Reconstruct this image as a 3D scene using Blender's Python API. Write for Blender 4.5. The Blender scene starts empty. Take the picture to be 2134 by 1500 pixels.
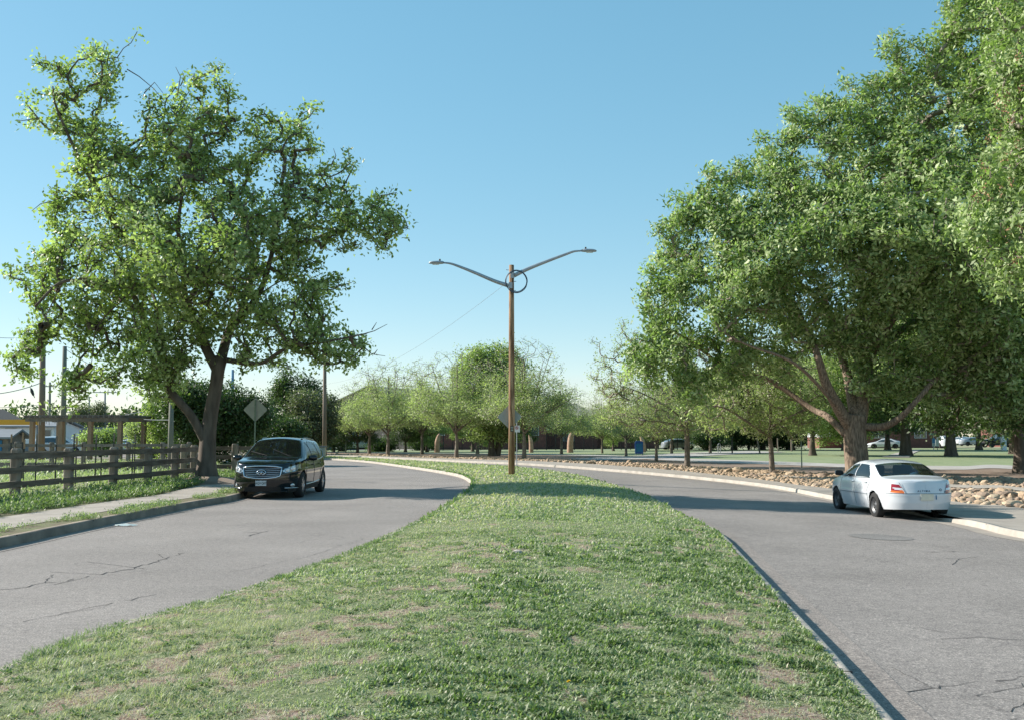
import bpy, math, random
import numpy as np
from mathutils import Vector, Matrix
random.seed(7)
RG = np.random.default_rng(11)
S = bpy.context.scene
C = S.collection
R = math.radians
# ------------------------------------------------------------ camera, sky, sun
FPX = 2074.0; HC = 1.8; PIT = math.atan(158/FPX)
cam = bpy.data.cameras.new('camera'); cam.lens = 35*FPX/2074.8; cam.sensor_width = 36; cam.clip_end = 3000
co = bpy.data.objects.new('camera', cam); C.objects.link(co)
co.location = (0, 0, HC); co.rotation_euler = (R(90)+PIT, 0, 0); S.camera = co
S.render.resolution_x = 1024; S.render.resolution_y = 719
SUN_EL = 31.0; SDX, SDY = 1.0, -0.33        # horizontal heading of the shadows
w = bpy.data.worlds.new('World'); S.world = w; w.use_nodes = True
nt = w.node_tree; bg = nt.nodes['Background']
sky = nt.nodes.new('ShaderNodeTexSky'); sky.sky_type = 'NISHITA'; sky.sun_disc = False
sky.sun_elevation = R(SUN_EL); sky.sun_rotation = math.atan2(-SDX, -SDY)
sky.altitude = 1600; sky.air_density = 1.0; sky.dust_density = 0.6; sky.ozone_density = 1.0
hs = nt.nodes.new('ShaderNodeHueSaturation'); hs.inputs['Hue'].default_value = 0.478; hs.inputs['Saturation'].default_value = 1.85
gm = nt.nodes.new('ShaderNodeGamma'); gm.inputs['Gamma'].default_value = 0.46
ml = nt.nodes.new('ShaderNodeVectorMath'); ml.operation = 'SCALE'; ml.inputs['Scale'].default_value = 1.66
nt.links.new(sky.outputs[0], gm.inputs['Color']); nt.links.new(gm.outputs[0], hs.inputs['Color']); nt.links.new(hs.outputs[0], ml.inputs[0]); nt.links.new(ml.outputs[0], bg.inputs['Color'])
bg.inputs['Strength'].default_value = 0.138
sl = bpy.data.lights.new('sun', 'SUN'); sl.energy = 5.0; sl.angle = R(0.53); sl.color = (1.0, 0.93, 0.84)
so = bpy.data.objects.new('sun', sl); C.objects.link(so); so.location = (-30, 20, 40)
hd = math.hypot(SDX, SDY); ce = math.cos(R(SUN_EL))
so.rotation_euler = Vector((SDX/hd*ce, SDY/hd*ce, -math.sin(R(SUN_EL)))).to_track_quat('-Z', 'Y').to_euler()
vs = S.view_settings; vs.view_transform = 'Standard'; vs.look = 'None'; vs.exposure = 0.82; vs.gamma = 1.0

# ------------------------------------------------------------ measuring helpers
def gz(x, y):
    x = np.asarray(x, float); y = np.asarray(y, float)
    f = np.clip((85-y)/35, 0, 1); f = f*f*(3-2*f)
    return -0.030*np.clip(x, 0, 12)*f
def ray(px, py):
    a = (px-1067)/FPX; b = (750-py)/FPX
    return a, math.cos(PIT)-b*math.sin(PIT), math.sin(PIT)+b*math.cos(PIT)
def W(px, py, D):
    a, dy, dz = ray(px, py); return (a/dy*D, D, HC+dz/dy*D)
def G(px, py, off=0.0):
    a, dy, dz = ray(px, py); z = off
    for _ in range(25):
        t = (z-HC)/dz; z = float(gz(a*t, dy*t))+off
    return (a*t, dy*t)
def zg(x, y): return float(gz(x, y))

# ------------------------------------------------------------ materials
def nodes(name):
    m = bpy.data.materials.new(name); m.use_nodes = True
    t = m.node_tree; return m, t, t.nodes['Principled BSDF']
def lk(t, a, b): t.links.new(a, b)
def ramp(t, fac, stops):
    r = t.nodes.new('ShaderNodeValToRGB'); e = r.color_ramp.elements
    while len(e) < len(stops): e.new(0.5)
    for k, (p, c) in enumerate(stops): e[k].position = p; e[k].color = (*c, 1) if len(c) == 3 else c
    lk(t, fac, r.inputs[0]); return r.outputs[0]
def coords(t, scale=(1, 1, 1)):
    tc = t.nodes.new('ShaderNodeTexCoord'); mp = t.nodes.new('ShaderNodeMapping'); mp.inputs['Scale'].default_value = scale
    lk(t, tc.outputs['Object'], mp.inputs[0]); return mp.outputs[0]
def noise(t, vec, sc, det=4, rough=0.6, dist=0):
    n = t.nodes.new('ShaderNodeTexNoise'); n.inputs['Scale'].default_value = sc; n.inputs['Detail'].default_value = det
    n.inputs['Roughness'].default_value = rough; n.inputs['Distortion'].default_value = dist
    lk(t, vec, n.inputs['Vector']); return n.outputs[0]
def mixc(t, fac, a, b, mode='MIX'):
    m = t.nodes.new('ShaderNodeMix'); m.data_type = 'RGBA'; m.blend_type = mode
    for s, v in ((m.inputs[0], fac), (m.inputs[6], a), (m.inputs[7], b)):
        if isinstance(v, (int, float)): s.default_value = v
        elif isinstance(v, tuple): s.default_value = (*v, 1)
        else: lk(t, v, s)
    return m.outputs[2]
def bump(t, b, h, strength, dist=0.02):
    n = t.nodes.new('ShaderNodeBump'); n.inputs['Strength'].default_value = strength; n.inputs['Distance'].default_value = dist
    lk(t, h, n.inputs['Height']); lk(t, n.outputs[0], b.inputs['Normal'])
def M(name, c1, c2=None, sc=3.0, rough=0.8, metal=0.0, bmp=0.0, bsc=None, stretch=(1, 1, 1), spec=0.4, lo=0.35, hi=0.65, coat=0.0):
    m, t, b = nodes(name)
    b.inputs['Roughness'].default_value = rough; b.inputs['Metallic'].default_value = metal
    b.inputs['Specular IOR Level'].default_value = spec; b.inputs['Coat Weight'].default_value = coat
    b.inputs['Coat Roughness'].default_value = 0.04
    v = coords(t, stretch)
    n = noise(t, v, sc, 6)
    lk(t, ramp(t, n, [(lo, c1), (hi, c2 or tuple(x*0.8 for x in c1))]), b.inputs['Base Color'])
    if bmp: bump(t, b, noise(t, v, bsc or sc*6, 5), bmp)
    return m
def leafmat(name, stops, trans=0.45, rough=0.45, spec=0.35):
    m, t, b = nodes(name)
    at = t.nodes.new('ShaderNodeAttribute'); at.attribute_name = 'tone'
    col = ramp(t, at.outputs['Fac'], stops)
    lk(t, col, b.inputs['Base Color']); b.inputs['Roughness'].default_value = rough; b.inputs['Specular IOR Level'].default_value = spec
    tr = t.nodes.new('ShaderNodeBsdfTranslucent'); lk(t, mixc(t, 1.0, col, (1.25, 1.6, 0.7), 'MULTIPLY'), tr.inputs['Color'])
    mx = t.nodes.new('ShaderNodeMixShader'); mx.inputs[0].default_value = trans
    lk(t, b.outputs[0], mx.inputs[1]); lk(t, tr.outputs[0], mx.inputs[2]); lk(t, mx.outputs[0], t.nodes['Material Output'].inputs[0])
    return m
def asphalt(name, tint):
    m, t, b = nodes(name); v = coords(t)
    big = noise(t, v, 0.35, 5, 0.6); fine = noise(t, v, 55, 3, 0.85); mid = noise(t, v, 11, 7, 0.85)
    base = ramp(t, big, [(0.35, tuple(x*0.86 for x in tint)), (0.65, tuple(x*1.10 for x in tint))])
    c = mixc(t, 1.0, base, ramp(t, fine, [(0.30, (0.20, 0.20, 0.22)), (0.45, (0.88, 0.88, 0.88)), (0.56, (1.08, 1.08, 1.07)), (0.68, (2.3, 2.25, 2.15))]), 'MULTIPLY')
    c = mixc(t, 1.0, c, ramp(t, mid, [(0.35, (0.72, 0.71, 0.72)), (0.5, (1, 1, 1)), (0.65, (1.25, 1.24, 1.22))]), 'MULTIPLY')
    # cracks
    wv = mixc(t, 0.35, v, noise(t, v, 1.6, 6, 0.7))
    wn = t.nodes.new('ShaderNodeTexNoise'); wn.inputs['Scale'].default_value = 1.2; wn.inputs['Detail'].default_value = 6; lk(t, v, wn.inputs['Vector'])
    va = t.nodes.new('ShaderNodeVectorMath'); va.operation = 'MULTIPLY_ADD'; lk(t, wn.outputs['Color'], va.inputs[0]); va.inputs[1].default_value = (1.6, 1.6, 1.6); lk(t, v, va.inputs[2])
    vo = t.nodes.new('ShaderNodeTexVoronoi'); vo.feature = 'DISTANCE_TO_EDGE'; vo.inputs['Scale'].default_value = 0.33; lk(t, va.outputs[0], vo.inputs['Vector'])
    crk = ramp(t, vo.outputs['Distance'], [(0.0, (1, 1, 1)), (0.010, (0, 0, 0))])
    msk = ramp(t, noise(t, v, 0.45, 2), [(0.50, (0, 0, 0)), (0.62, (0.35, 0.35, 0.35))])
    c = mixc(t, mixc(t, 1.0, crk, msk, 'MULTIPLY'), c, (0.045, 0.043, 0.04))
    lk(t, c, b.inputs['Base Color']); b.inputs['Roughness'].default_value = 0.88; b.inputs['Specular IOR Level'].default_value = 0.3
    bump(t, b, fine, 0.55, 0.01)
    return m
def glassmat(name, trans=0.35, tint=(0.4, 0.45, 0.42)):
    m, t, b = nodes(name)
    b.inputs['Base Color'].default_value = (0.01, 0.012, 0.012, 1); b.inputs['Roughness'].default_value = 0.03; b.inputs['Specular IOR Level'].default_value = 0.9
    tr = t.nodes.new('ShaderNodeBsdfTransparent'); tr.inputs[0].default_value = (*tint, 1)
    mx = t.nodes.new('ShaderNodeMixShader'); mx.inputs[0].default_value = trans
    lk(t, b.outputs[0], mx.inputs[1]); lk(t, tr.outputs[0], mx.inputs[2]); lk(t, mx.outputs[0], t.nodes['Material Output'].inputs[0])
    return m
MT = {
 'asphalt': asphalt('asphalt', (0.236, 0.214, 0.198)), 'asphaltedge': asphalt('asphaltedge', (0.245, 0.217, 0.197)), 'asphaltpatch': asphalt('asphaltpatch', (0.20, 0.188, 0.178)),
 'concrete': M('concrete', (0.42, 0.38, 0.33), (0.31, 0.28, 0.24), 2.5, 0.9, bmp=0.3, bsc=60),
 'kerbshaded': M('kerbshaded', (0.27, 0.225, 0.18), (0.15, 0.125, 0.10), 1.6, 0.92, bmp=0.4, bsc=40),  # left kerb: shade of its road face put into a darker, dirtier concrete colour
 'walk': M('walk', (0.36, 0.32, 0.275), (0.27, 0.24, 0.205), 1.2, 0.92, bmp=0.2, bsc=50),
 'gutter': M('gutter', (0.36, 0.31, 0.26), (0.26, 0.23, 0.20), 1.5, 0.9, bmp=0.2, bsc=50),
 'lawn': M('lawn', (0.185, 0.235, 0.115), (0.24, 0.275, 0.155), 0.7, 0.95, bmp=0.8, bsc=25),
 'dirt': M('dirt', (0.16, 0.11, 0.08), (0.26, 0.20, 0.155), 1.4, 0.95, bmp=0.6, bsc=20),
 'path': M('path', (0.40, 0.38, 0.35), (0.33, 0.31, 0.29), 0.8, 0.9),
 'land': M('land', (0.22, 0.24, 0.13), (0.33, 0.31, 0.21), 0.4, 0.95, bmp=0.5, bsc=12),
 'weedsoil': M('weedsoil', (0.13, 0.10, 0.06), (0.13, 0.15, 0.06), 2.5, 0.95, bmp=0.6, bsc=20),
 'bark': M('bark', (0.075, 0.058, 0.045), (0.15, 0.12, 0.095), 5, 0.95, bmp=1.0, bsc=9, stretch=(1, 1, 0.22)),
 'barkbig': M('barkbig', (0.11, 0.08, 0.060), (0.30, 0.225, 0.165), 17, 0.95, bmp=1.0, bsc=20, stretch=(1, 1, 0.16), lo=0.40, hi=0.60),
 'barkash': M('barkash', (0.14, 0.115, 0.09), (0.24, 0.20, 0.165), 9, 0.95, bmp=0.8, stretch=(1, 1, 0.25)),
 'twig': M('twig', (0.21, 0.18, 0.145), (0.30, 0.26, 0.21), 3, 0.9),
 'polewood': M('polewood', (0.46, 0.30, 0.18), (0.16, 0.085, 0.045), 9, 0.85, bmp=0.6, bsc=30, stretch=(1, 1, 0.07), lo=0.42, hi=0.58),
 'oldpole': M('oldpole', (0.17, 0.13, 0.10), (0.25, 0.20, 0.16), 4, 0.9, stretch=(1, 1, 0.1)),
 'greypole': M('greypole', (0.16, 0.16, 0.13), (0.20, 0.20, 0.17), 4, 0.9, stretch=(1, 1, 0.1)),
 'postwood': M('postwood', (0.27, 0.23, 0.19), (0.15, 0.125, 0.10), 6, 0.9, bmp=0.7, bsc=25, stretch=(1, 1, 0.2)),
 'railwood': M('railwood', (0.095, 0.072, 0.056), (0.19, 0.155, 0.125), 5, 0.9, bmp=0.7, bsc=22, stretch=(0.25, 0.25, 1.6)),
 'cedar': M('cedar', (0.34, 0.22, 0.14), (0.24, 0.16, 0.11), 5, 0.8, stretch=(1, 1, 0.2)),
 'greywood': M('greywood', (0.22, 0.19, 0.165), (0.14, 0.12, 0.105), 3, 0.9),
 'galv': M('galv', (0.42, 0.45, 0.48), (0.34, 0.37, 0.40), 3, 0.45, 0.6),
 'signback': M('signback', (0.36, 0.38, 0.35), (0.29, 0.31, 0.29), 4, 0.6, 0.3),
 'signpost': M('signpost', (0.20, 0.27, 0.21), (0.15, 0.20, 0.16), 8, 0.7, 0.2),
 'signwhite': M('signwhite', (0.75, 0.74, 0.72), (0.68, 0.67, 0.66), 4, 0.5),
 'red': M('red', (0.55, 0.03, 0.03), None, 2, 0.4),
 'black': M('black', (0.012, 0.012, 0.012), (0.02, 0.02, 0.02), 4, 0.6),
 'blackmetal': M('blackmetal', (0.02, 0.02, 0.022), (0.03, 0.03, 0.03), 4, 0.5),
 'cablegrey': M('cablegrey', (0.10, 0.15, 0.22), (0.05, 0.07, 0.10), 30, 0.5),
 'wire': M('wire', (0.16, 0.18, 0.20), None, 4, 0.6),
 'brick': M('brick', (0.20, 0.085, 0.065), (0.14, 0.065, 0.052), 3, 0.9),  # brick colour darkened for the shade the walls stand in
 'cream': M('cream', (0.55, 0.53, 0.47), (0.48, 0.46, 0.42), 1, 0.85),
 'whitewall': M('whitewall', (0.74, 0.75, 0.76), (0.68, 0.69, 0.70), 1, 0.8),
 'greywall': M('greywall', (0.20, 0.225, 0.25), (0.16, 0.18, 0.20), 1, 0.8),
 'roof': M('roof', (0.20, 0.20, 0.165), (0.26, 0.255, 0.215), 5, 0.9),
 'roofbrown': M('roofbrown', (0.17, 0.125, 0.10), (0.21, 0.16, 0.13), 5, 0.9),
 'blueboard': M('blueboard', (0.012, 0.085, 0.32), (0.012, 0.07, 0.26), 3, 0.5),
 'bluedoor': M('bluedoor', (0.012, 0.15, 0.32), None, 3, 0.5),
 'orangebeam': M('orangebeam', (0.72, 0.36, 0.03), (0.66, 0.32, 0.03), 1, 0.5),
 'yellow': M('yellow', (0.75, 0.45, 0.03), None, 3, 0.5),
 'sandstone': M('sandstone', (0.34, 0.205, 0.15), (0.44, 0.30, 0.22), 2, 0.9, stretch=(1, 1, 2)),
 'sandpale': M('sandpale', (0.58, 0.50, 0.36), (0.5, 0.4, 0.28), 4, 0.9),
 'pane': M('pane', (0.05, 0.07, 0.08), (0.08, 0.11, 0.12), 1, 0.08, spec=0.8),
 'frame': M('frame', (0.66, 0.66, 0.62), None, 2, 0.6),
 'rock': M('rock', (0.46, 0.34, 0.22), (0.30, 0.215, 0.15), 2.2, 0.9, bmp=0.5, bsc=14, lo=0.3, hi=0.7),
 'rock2': M('rock2', (0.25, 0.18, 0.13), (0.33, 0.25, 0.19), 2.5, 0.9, bmp=0.5, bsc=14),
 'rock3': M('rock3', (0.55, 0.44, 0.31), (0.42, 0.31, 0.21), 2.2, 0.9, bmp=0.5, bsc=14),
 'paintblack': M('paintblack', (0.003, 0.006, 0.008), (0.004, 0.007, 0.009), 2, 0.12, coat=0.6, spec=0.35),
 'paintwhite': M('paintwhite', (0.60, 0.625, 0.65), (0.55, 0.575, 0.60), 1.5, 0.28, coat=0.8, spec=0.5),
 'paintgrey': M('paintgrey', (0.30, 0.33, 0.36), None, 2, 0.25, coat=0.8),
 'paintbrown': M('paintbrown', (0.22, 0.20, 0.16), None, 2, 0.3, coat=0.8),
 'glass': glassmat('glass', 0.5, (0.75, 0.8, 0.78)),
 'glassdark': glassmat('glassdark', 0.22, (0.5, 0.55, 0.55)),
 'chrome': M('chrome', (0.62, 0.66, 0.70), (0.55, 0.58, 0.62), 4, 0.14, 1.0),
 'lamp': M('lamp', (0.55, 0.58, 0.60), (0.35, 0.37, 0.39), 6, 0.08, 0.5, spec=0.9, coat=1.0),
 'lens': M('lens', (0.72, 0.73, 0.74), (0.6, 0.6, 0.6), 8, 0.15, 0.2, coat=1.0),
 'tailred': M('tailred', (0.33, 0.008, 0.014), (0.22, 0.006, 0.01), 9, 0.12, coat=1.0),
 'tailorange': M('tailorange', (0.70, 0.16, 0.01), (0.6, 0.12, 0.01), 9, 0.12, coat=1.0),
 'tyre': M('tyre', (0.018, 0.018, 0.018), (0.028, 0.027, 0.026), 12, 0.85, bmp=0.4, bsc=60),
 'rim': M('rim', (0.40, 0.43, 0.46), (0.30, 0.33, 0.36), 6, 0.25, 0.85),
 'steelrim': M('steelrim', (0.07, 0.073, 0.078), (0.14, 0.145, 0.15), 8, 0.45, 0.4),
 'plate': M('plate', (0.50, 0.53, 0.55), (0.46, 0.50, 0.52), 8, 0.4),
 'platetan': M('platetan', (0.66, 0.62, 0.50), (0.56, 0.54, 0.46), 9, 0.4),
 'ink': M('ink', (0.03, 0.05, 0.05), None, 3, 0.5),
 'interior': M('interior', (0.03, 0.03, 0.032), (0.05, 0.05, 0.05), 5, 0.9),
 'clutter': M('clutter', (0.5, 0.48, 0.42), (0.2, 0.28, 0.34), 6, 0.8),
 'bluecloth': M('bluecloth', (0.06, 0.17, 0.30), (0.10, 0.24, 0.36), 8, 0.9),
 'flower': M('flower', (0.85, 0.62, 0.03), None, 8, 0.7),
 'litter': M('litter', (0.55, 0.62, 0.60), (0.45, 0.52, 0.5), 15, 0.4),
}
MT['leafmaple'] = leafmat('leafmaple', [(0.0, (0.070, 0.105, 0.034)), (0.5, (0.255, 0.315, 0.115)), (1.0, (0.53, 0.57, 0.32))], 0.40)
MT['leafbig'] = leafmat('leafbig', [(0.0, (0.060, 0.100, 0.032)), (0.5, (0.235, 0.315, 0.115)), (1.0, (0.52, 0.58, 0.33))], 0.31, 0.5, 0.3)
MT['leafash'] = leafmat('leafash', [(0.0, (0.20, 0.235, 0.115)), (0.5, (0.31, 0.34, 0.185)), (1.0, (0.42, 0.43, 0.28))], 0.45)
MT['leafdark'] = leafmat('leafdark', [(0.0, (0.035, 0.062, 0.020)), (0.5, (0.060, 0.098, 0.032)), (1.0, (0.10, 0.145, 0.05))], 0.3)
MT['leafgrey'] = leafmat('leafgrey', [(0.0, (0.075, 0.095, 0.055)), (0.5, (0.12, 0.14, 0.08)), (1.0, (0.19, 0.20, 0.12))], 0.3)
MT['grass'] = leafmat('grassblade', [(0.0, (0.080, 0.122, 0.042)), (0.3, (0.190, 0.250, 0.108)), (0.55, (0.31, 0.345, 0.205)), (0.75, (0.37, 0.40, 0.265)), (0.9, (0.42, 0.42, 0.31)), (1.0, (0.50, 0.44, 0.33))], 0.35, 0.5, 0.4)
m, t, b = nodes('turfsoil'); v = coords(t)
at = t.nodes.new('ShaderNodeAttribute'); at.attribute_name = 'bare'
soil = ramp(t, noise(t, v, 9, 8, 0.8), [(0.32, (0.11, 0.055, 0.038)), (0.47, (0.25, 0.17, 0.125)), (0.64, (0.42, 0.35, 0.28))])
turf = ramp(t, noise(t, v, 22, 6, 0.8), [(0.3, (0.075, 0.115, 0.035)), (0.5, (0.14, 0.18, 0.065)), (0.7, (0.25, 0.265, 0.145))])
lk(t, mixc(t, ramp(t, at.outputs['Fac'], [(0.40, (0, 0, 0)), (0.75, (1, 1, 1))]), turf, soil), b.inputs['Base Color']); b.inputs['Roughness'].default_value = 0.95
bump(t, b, noise(t, v, 30, 6, 0.8), 0.8, 0.03); MT['turfsoil'] = m

# ------------------------------------------------------------ mesh helpers
def mesh(name, V, F, mat=None, parent=None, smooth=False, tone=None, mats=None, fmat=None, attr='tone', dom='FACE'):
    me = bpy.data.meshes.new(name)
    V = np.asarray(V, np.float32).reshape(-1, 3)
    if isinstance(F, np.ndarray):
        n, k = F.shape; me.vertices.add(len(V)); me.vertices.foreach_set('co', V.ravel())
        me.loops.add(n*k); me.loops.foreach_set('vertex_index', F.astype(np.int32).ravel())
        me.polygons.add(n); me.polygons.foreach_set('loop_start', np.arange(0, n*k, k, dtype=np.int32))
        try: me.polygons.foreach_set('loop_total', np.full(n, k, np.int32))
        except Exception: pass
        me.update(calc_edges=True)
    else:
        me.from_pydata(V.tolist(), [], [tuple(int(i) for i in f) for f in F]); me.update()
    if tone is not None:
        a = me.attributes.new(attr, 'FLOAT', dom); a.data.foreach_set('value', np.asarray(tone, np.float32))
    if mats:
        for q in mats: me.materials.append(MT[q])
        if fmat is not None: me.polygons.foreach_set('material_index', np.asarray(fmat, np.int32))
    elif mat: me.materials.append(MT[mat])
    if smooth: me.polygons.foreach_set('use_smooth', np.ones(len(me.polygons), bool))
    o = bpy.data.objects.new(name, me); C.objects.link(o)
    if parent: o.parent = parent
    return o
def tag(o, label=None, cat=None, group=None, kind=None):
    if label: o['label'] = label
    if cat: o['category'] = cat
    if group: o['group'] = group
    if kind: o['kind'] = kind
    return o
def T(name, label, cat, loc=(0, 0, 0), rz=0, group=None, kind=None):
    o = bpy.data.objects.new(name, None); C.objects.link(o); o.empty_display_size = 0.2
    o.location = loc; o.rotation_euler = (0, 0, rz); return tag(o, label, cat, group, kind)
class MB:
    def __init__(s): s.v = []; s.f = []
    def add(s, V, F):
        k = len(s.v); s.v += [tuple(p) for p in V]; s.f += [tuple(i+k for i in f) for f in F]
    def box(s, c, d, rz=0, rx=0, ry=0):
        x, y, z = d[0]/2, d[1]/2, d[2]/2; m = Matrix.Rotation(rz, 3, 'Z') @ Matrix.Rotation(ry, 3, 'Y') @ Matrix.Rotation(rx, 3, 'X')
        V = [Vector(c)+m @ Vector((a*x, b_*y, e*z)) for a in (-1, 1) for b_ in (-1, 1) for e in (-1, 1)]
        s.add(V, [(0, 1, 3, 2), (4, 6, 7, 5), (0, 4, 5, 1), (2, 3, 7, 6), (0, 2, 6, 4), (1, 5, 7, 3)])
    def bar(s, a, b_, w_, h_, up=(0, 0, 1)):
        a, b_ = Vector(a), Vector(b_); d = (b_-a).normalized(); sd = d.cross(Vector(up)).normalized(); u = sd.cross(d)
        V = [p+sd*i*w_/2+u*j*h_/2 for p in (a, b_) for i, j in ((-1, -1), (1, -1), (1, 1), (-1, 1))]
        s.add(V, [(3, 2, 1, 0), (4, 5, 6, 7)]+[(k, (k+1) % 4, (k+1) % 4+4, k+4) for k in range(4)])
    def tube(s, P, rad, n=8, cap=True):
        P = [Vector(p) for p in P]; rad = rad if hasattr(rad, '__len__') else [rad]*len(P); k0 = len(s.v); up = None; V = []
        for i, p in enumerate(P):
            d = (P[min(i+1, len(P)-1)]-P[max(i-1, 0)]).normalized()
            if up is None: up = d.orthogonal().normalized()
            up = (up-d*up.dot(d)).normalized(); sd = d.cross(up)
            V += [p+(up*math.cos(2*math.pi*k/n)+sd*math.sin(2*math.pi*k/n))*rad[i] for k in range(n)]
        F = [(i*n+k, i*n+(k+1) % n, (i+1)*n+(k+1) % n, (i+1)*n+k) for i in range(len(P)-1) for k in range(n)]
        if cap: F += [tuple(range(n))[::-1], tuple(range((len(P)-1)*n, len(P)*n))]
        s.add(V, F)
    def lathe(s, c, prof, n=24, axis='z'):
        V = []
        for r_, h in prof:
            for k in range(n):
                a = 2*math.pi*k/n; p = (r_*math.cos(a), r_*math.sin(a), h)
                if axis == 'y': p = (p[0], p[2], p[1])
                V.append((c[0]+p[0], c[1]+p[1], c[2]+p[2]))
        s.add(V, [(i*n+k, i*n+(k+1) % n, (i+1)*n+(k+1) % n, (i+1)*n+k) for i in range(len(prof)-1) for k in range(n)])
    def prism(s, poly, a, b_, axis='y'):
        n = len(poly)
        def q(u, v_, h): return (u, h, v_) if axis == 'y' else ((h, u, v_) if axis == 'x' else (u, v_, h))
        s.add([q(u, v_, a) for u, v_ in poly]+[q(u, v_, b_) for u, v_ in poly],
              [tuple(range(n)), tuple(range(2*n-1, n-1, -1))]+[(k, k+n, (k+1) % n+n, (k+1) % n) for k in range(n)])
    def build(s, name, mat, parent=None, smooth=False, bev=0):
        o = mesh(name, s.v, s.f, mat, parent, smooth)
        if bev:
            bm = o.modifiers.new('bevel', 'BEVEL'); bm.width = bev; bm.segments = 2; bm.limit_method = 'ANGLE'
        return o
def copy_tree(o, parent=None):
    c = o.copy(); C.objects.link(c)
    if parent: c.parent = parent
    for ch in list(o.children): copy_tree(ch, c)
    return c
def cr(P, n):
    """Catmull-Rom through control points, n samples."""
    P = np.asarray(P, float); Q = np.vstack([2*P[0]-P[1], P, 2*P[-1]-P[-2]])
    t_ = np.linspace(0, len(P)-1-1e-9, n); i = t_.astype(int); f = (t_-i)[:, None]
    a, b_, c, d = Q[i], Q[i+1], Q[i+2], Q[i+3]
    return 0.5*((2*b_)+(-a+c)*f+(2*a-5*b_+4*c-d)*f**2+(-a+3*b_-3*c+d)*f**3)
_P = {}
def vnoise(x, y, z=0.0, seed=0):
    if seed not in _P: _P[seed] = np.random.default_rng(100+seed).random(4096)
    tb = _P[seed]; x, y, z = np.broadcast_arrays(np.asarray(x, float), y, z)
    xi, yi, zi = np.floor(x).astype(int), np.floor(y).astype(int), np.floor(z).astype(int)
    fx, fy, fz = x-xi, y-yi, z-zi; fx, fy, fz = (q*q*(3-2*q) for q in (fx, fy, fz))
    def h(a, b_, c): return tb[(a*73856093 ^ b_*19349663 ^ c*83492791) & 4095]
    r = 0
    for i in (0, 1):
        for j in (0, 1):
            for k in (0, 1):
                r = r+h(xi+i, yi+j, zi+k)*(fx if i else 1-fx)*(fy if j else 1-fy)*(fz if k else 1-fz)
    return r
def fbm(x, y, z=0.0, seed=0, o=3):
    s, a, n = 0, 0.5, 0
    for k in range(o): s = s+a*vnoise(np.asarray(x)*2**k, np.asarray(y)*2**k, np.asarray(z)*2**k, seed+k); n += a; a *= 0.5
    return s/n
def strip(name, A, B, off, mat, N=140, Mc=6, kind='structure', offb=None):
    a = cr(A, N); b_ = cr(B, N); V = []
    for k in range(Mc+1):
        f = k/Mc; q = a*(1-f)+b_*f; o_ = off if offb is None else off*(1-f)+offb*f
        V.append(np.column_stack([q, gz(q[:, 0], q[:, 1])+o_]))
    V = np.stack(V, 1).reshape(-1, 3); i, k = np.meshgrid(np.arange(N-1), np.arange(Mc), indexing='ij'); q = (i*(Mc+1)+k).ravel()
    o = mesh(name, V, np.column_stack([q, q+1, q+Mc+2, q+Mc+1]), mat, smooth=True)
    return tag(o, kind=kind)
def kerb(name, A, wd, h, mat, side, N=260, z0=0.0, label=None, hfun=None):
    """kerb along polyline A (its foot on the road), thickness wd towards side (+1 left of travel)."""
    a = cr(A, N); d = np.gradient(a, axis=0); d /= np.linalg.norm(d, axis=1)[:, None]; nrm = np.column_stack([-d[:, 1], d[:, 0]])*side
    hh = np.full(N, h) if hfun is None else np.array([h*hfun(*p) for p in a])
    z = gz(a[:, 0], a[:, 1])+z0; rows = []
    for q, zz in ((0, 0*hh-0.02), (0.02, hh*0.85), (0.045, hh), (wd, hh), (wd, 0*hh-0.05)):
        p = a+nrm*q; rows.append(np.column_stack([p, z+zz]))
    V = np.stack(rows, 1).reshape(-1, 3); i, k = np.meshgrid(np.arange(N-1), np.arange(4), indexing='ij'); q = (i*5+k).ravel()
    o = mesh(name, V, np.column_stack([q, q+1, q+6, q+5]), mat)
    return tag(o, kind='structure')
# ------------------------------------------------------------ ground, roads, pavements
V = []; xs = np.concatenate([np.linspace(-400, -60, 12), np.linspace(-55, 60, 60), np.linspace(70, 400, 12)]); ys = np.concatenate([np.linspace(-40, 110, 76), np.linspace(120, 900, 20)])
X, Y = np.meshgrid(xs, ys, indexing='ij'); V = np.column_stack([X.ravel(), Y.ravel(), (gz(X, Y)-0.05).ravel()])
i, k = np.meshgrid(np.arange(len(xs)-1), np.arange(len(ys)-1), indexing='ij'); q = (i*len(ys)+k).ravel()
tag(mesh('ground', V, np.column_stack([q, q+len(ys), q+len(ys)+1, q+1]), 'land'), kind='structure')
def gl(L): return [G(*p) for p in L]
MLp = [(-4.6, -12), (-4.3, 0), (-4.0, 5)]+gl([(0, 1425), (180, 1350), (430, 1275), (600, 1215), (750, 1155), (890, 1085), (958, 1040), (978, 1020), (975, 1003), (940, 990), (850, 975), (760, 963), (670, 957)])+[(-22, 85), (-34, 93), (-60, 103)]
MRp = [(1.8, -12), (2.0, 0), (2.15, 4)]+gl([(1840, 1500), (1735, 1375), (1640, 1270), (1560, 1180), (1500, 1118), (1430, 1082), (1330, 1032), (1190, 992), (1080, 977), (900, 965), (750, 956)])+[(-18, 87), (-34, 97), (-60, 108)]
B0 = [(11.6, -15), (11.6, 5), (11.4, 15)]+gl([(2134, 1122), (2030, 1098), (1870, 1066), (1730, 1040), (1590, 1014), (1400, 993), (1200, 976), (1000, 964.5), (800, 955.5), (690, 951.5)])+[(-34, 106), (-60, 120)]
B1 = [(14, -15), (14, 5), (13.8, 15)]+gl([(2134, 1068), (2030, 1058), (1870, 1037), (1690, 1019), (1570, 1002), (1400, 983), (1200, 968), (1000, 960), (800, 953), (690, 949.5)])+[(-34, 108), (-60, 122)]
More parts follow.
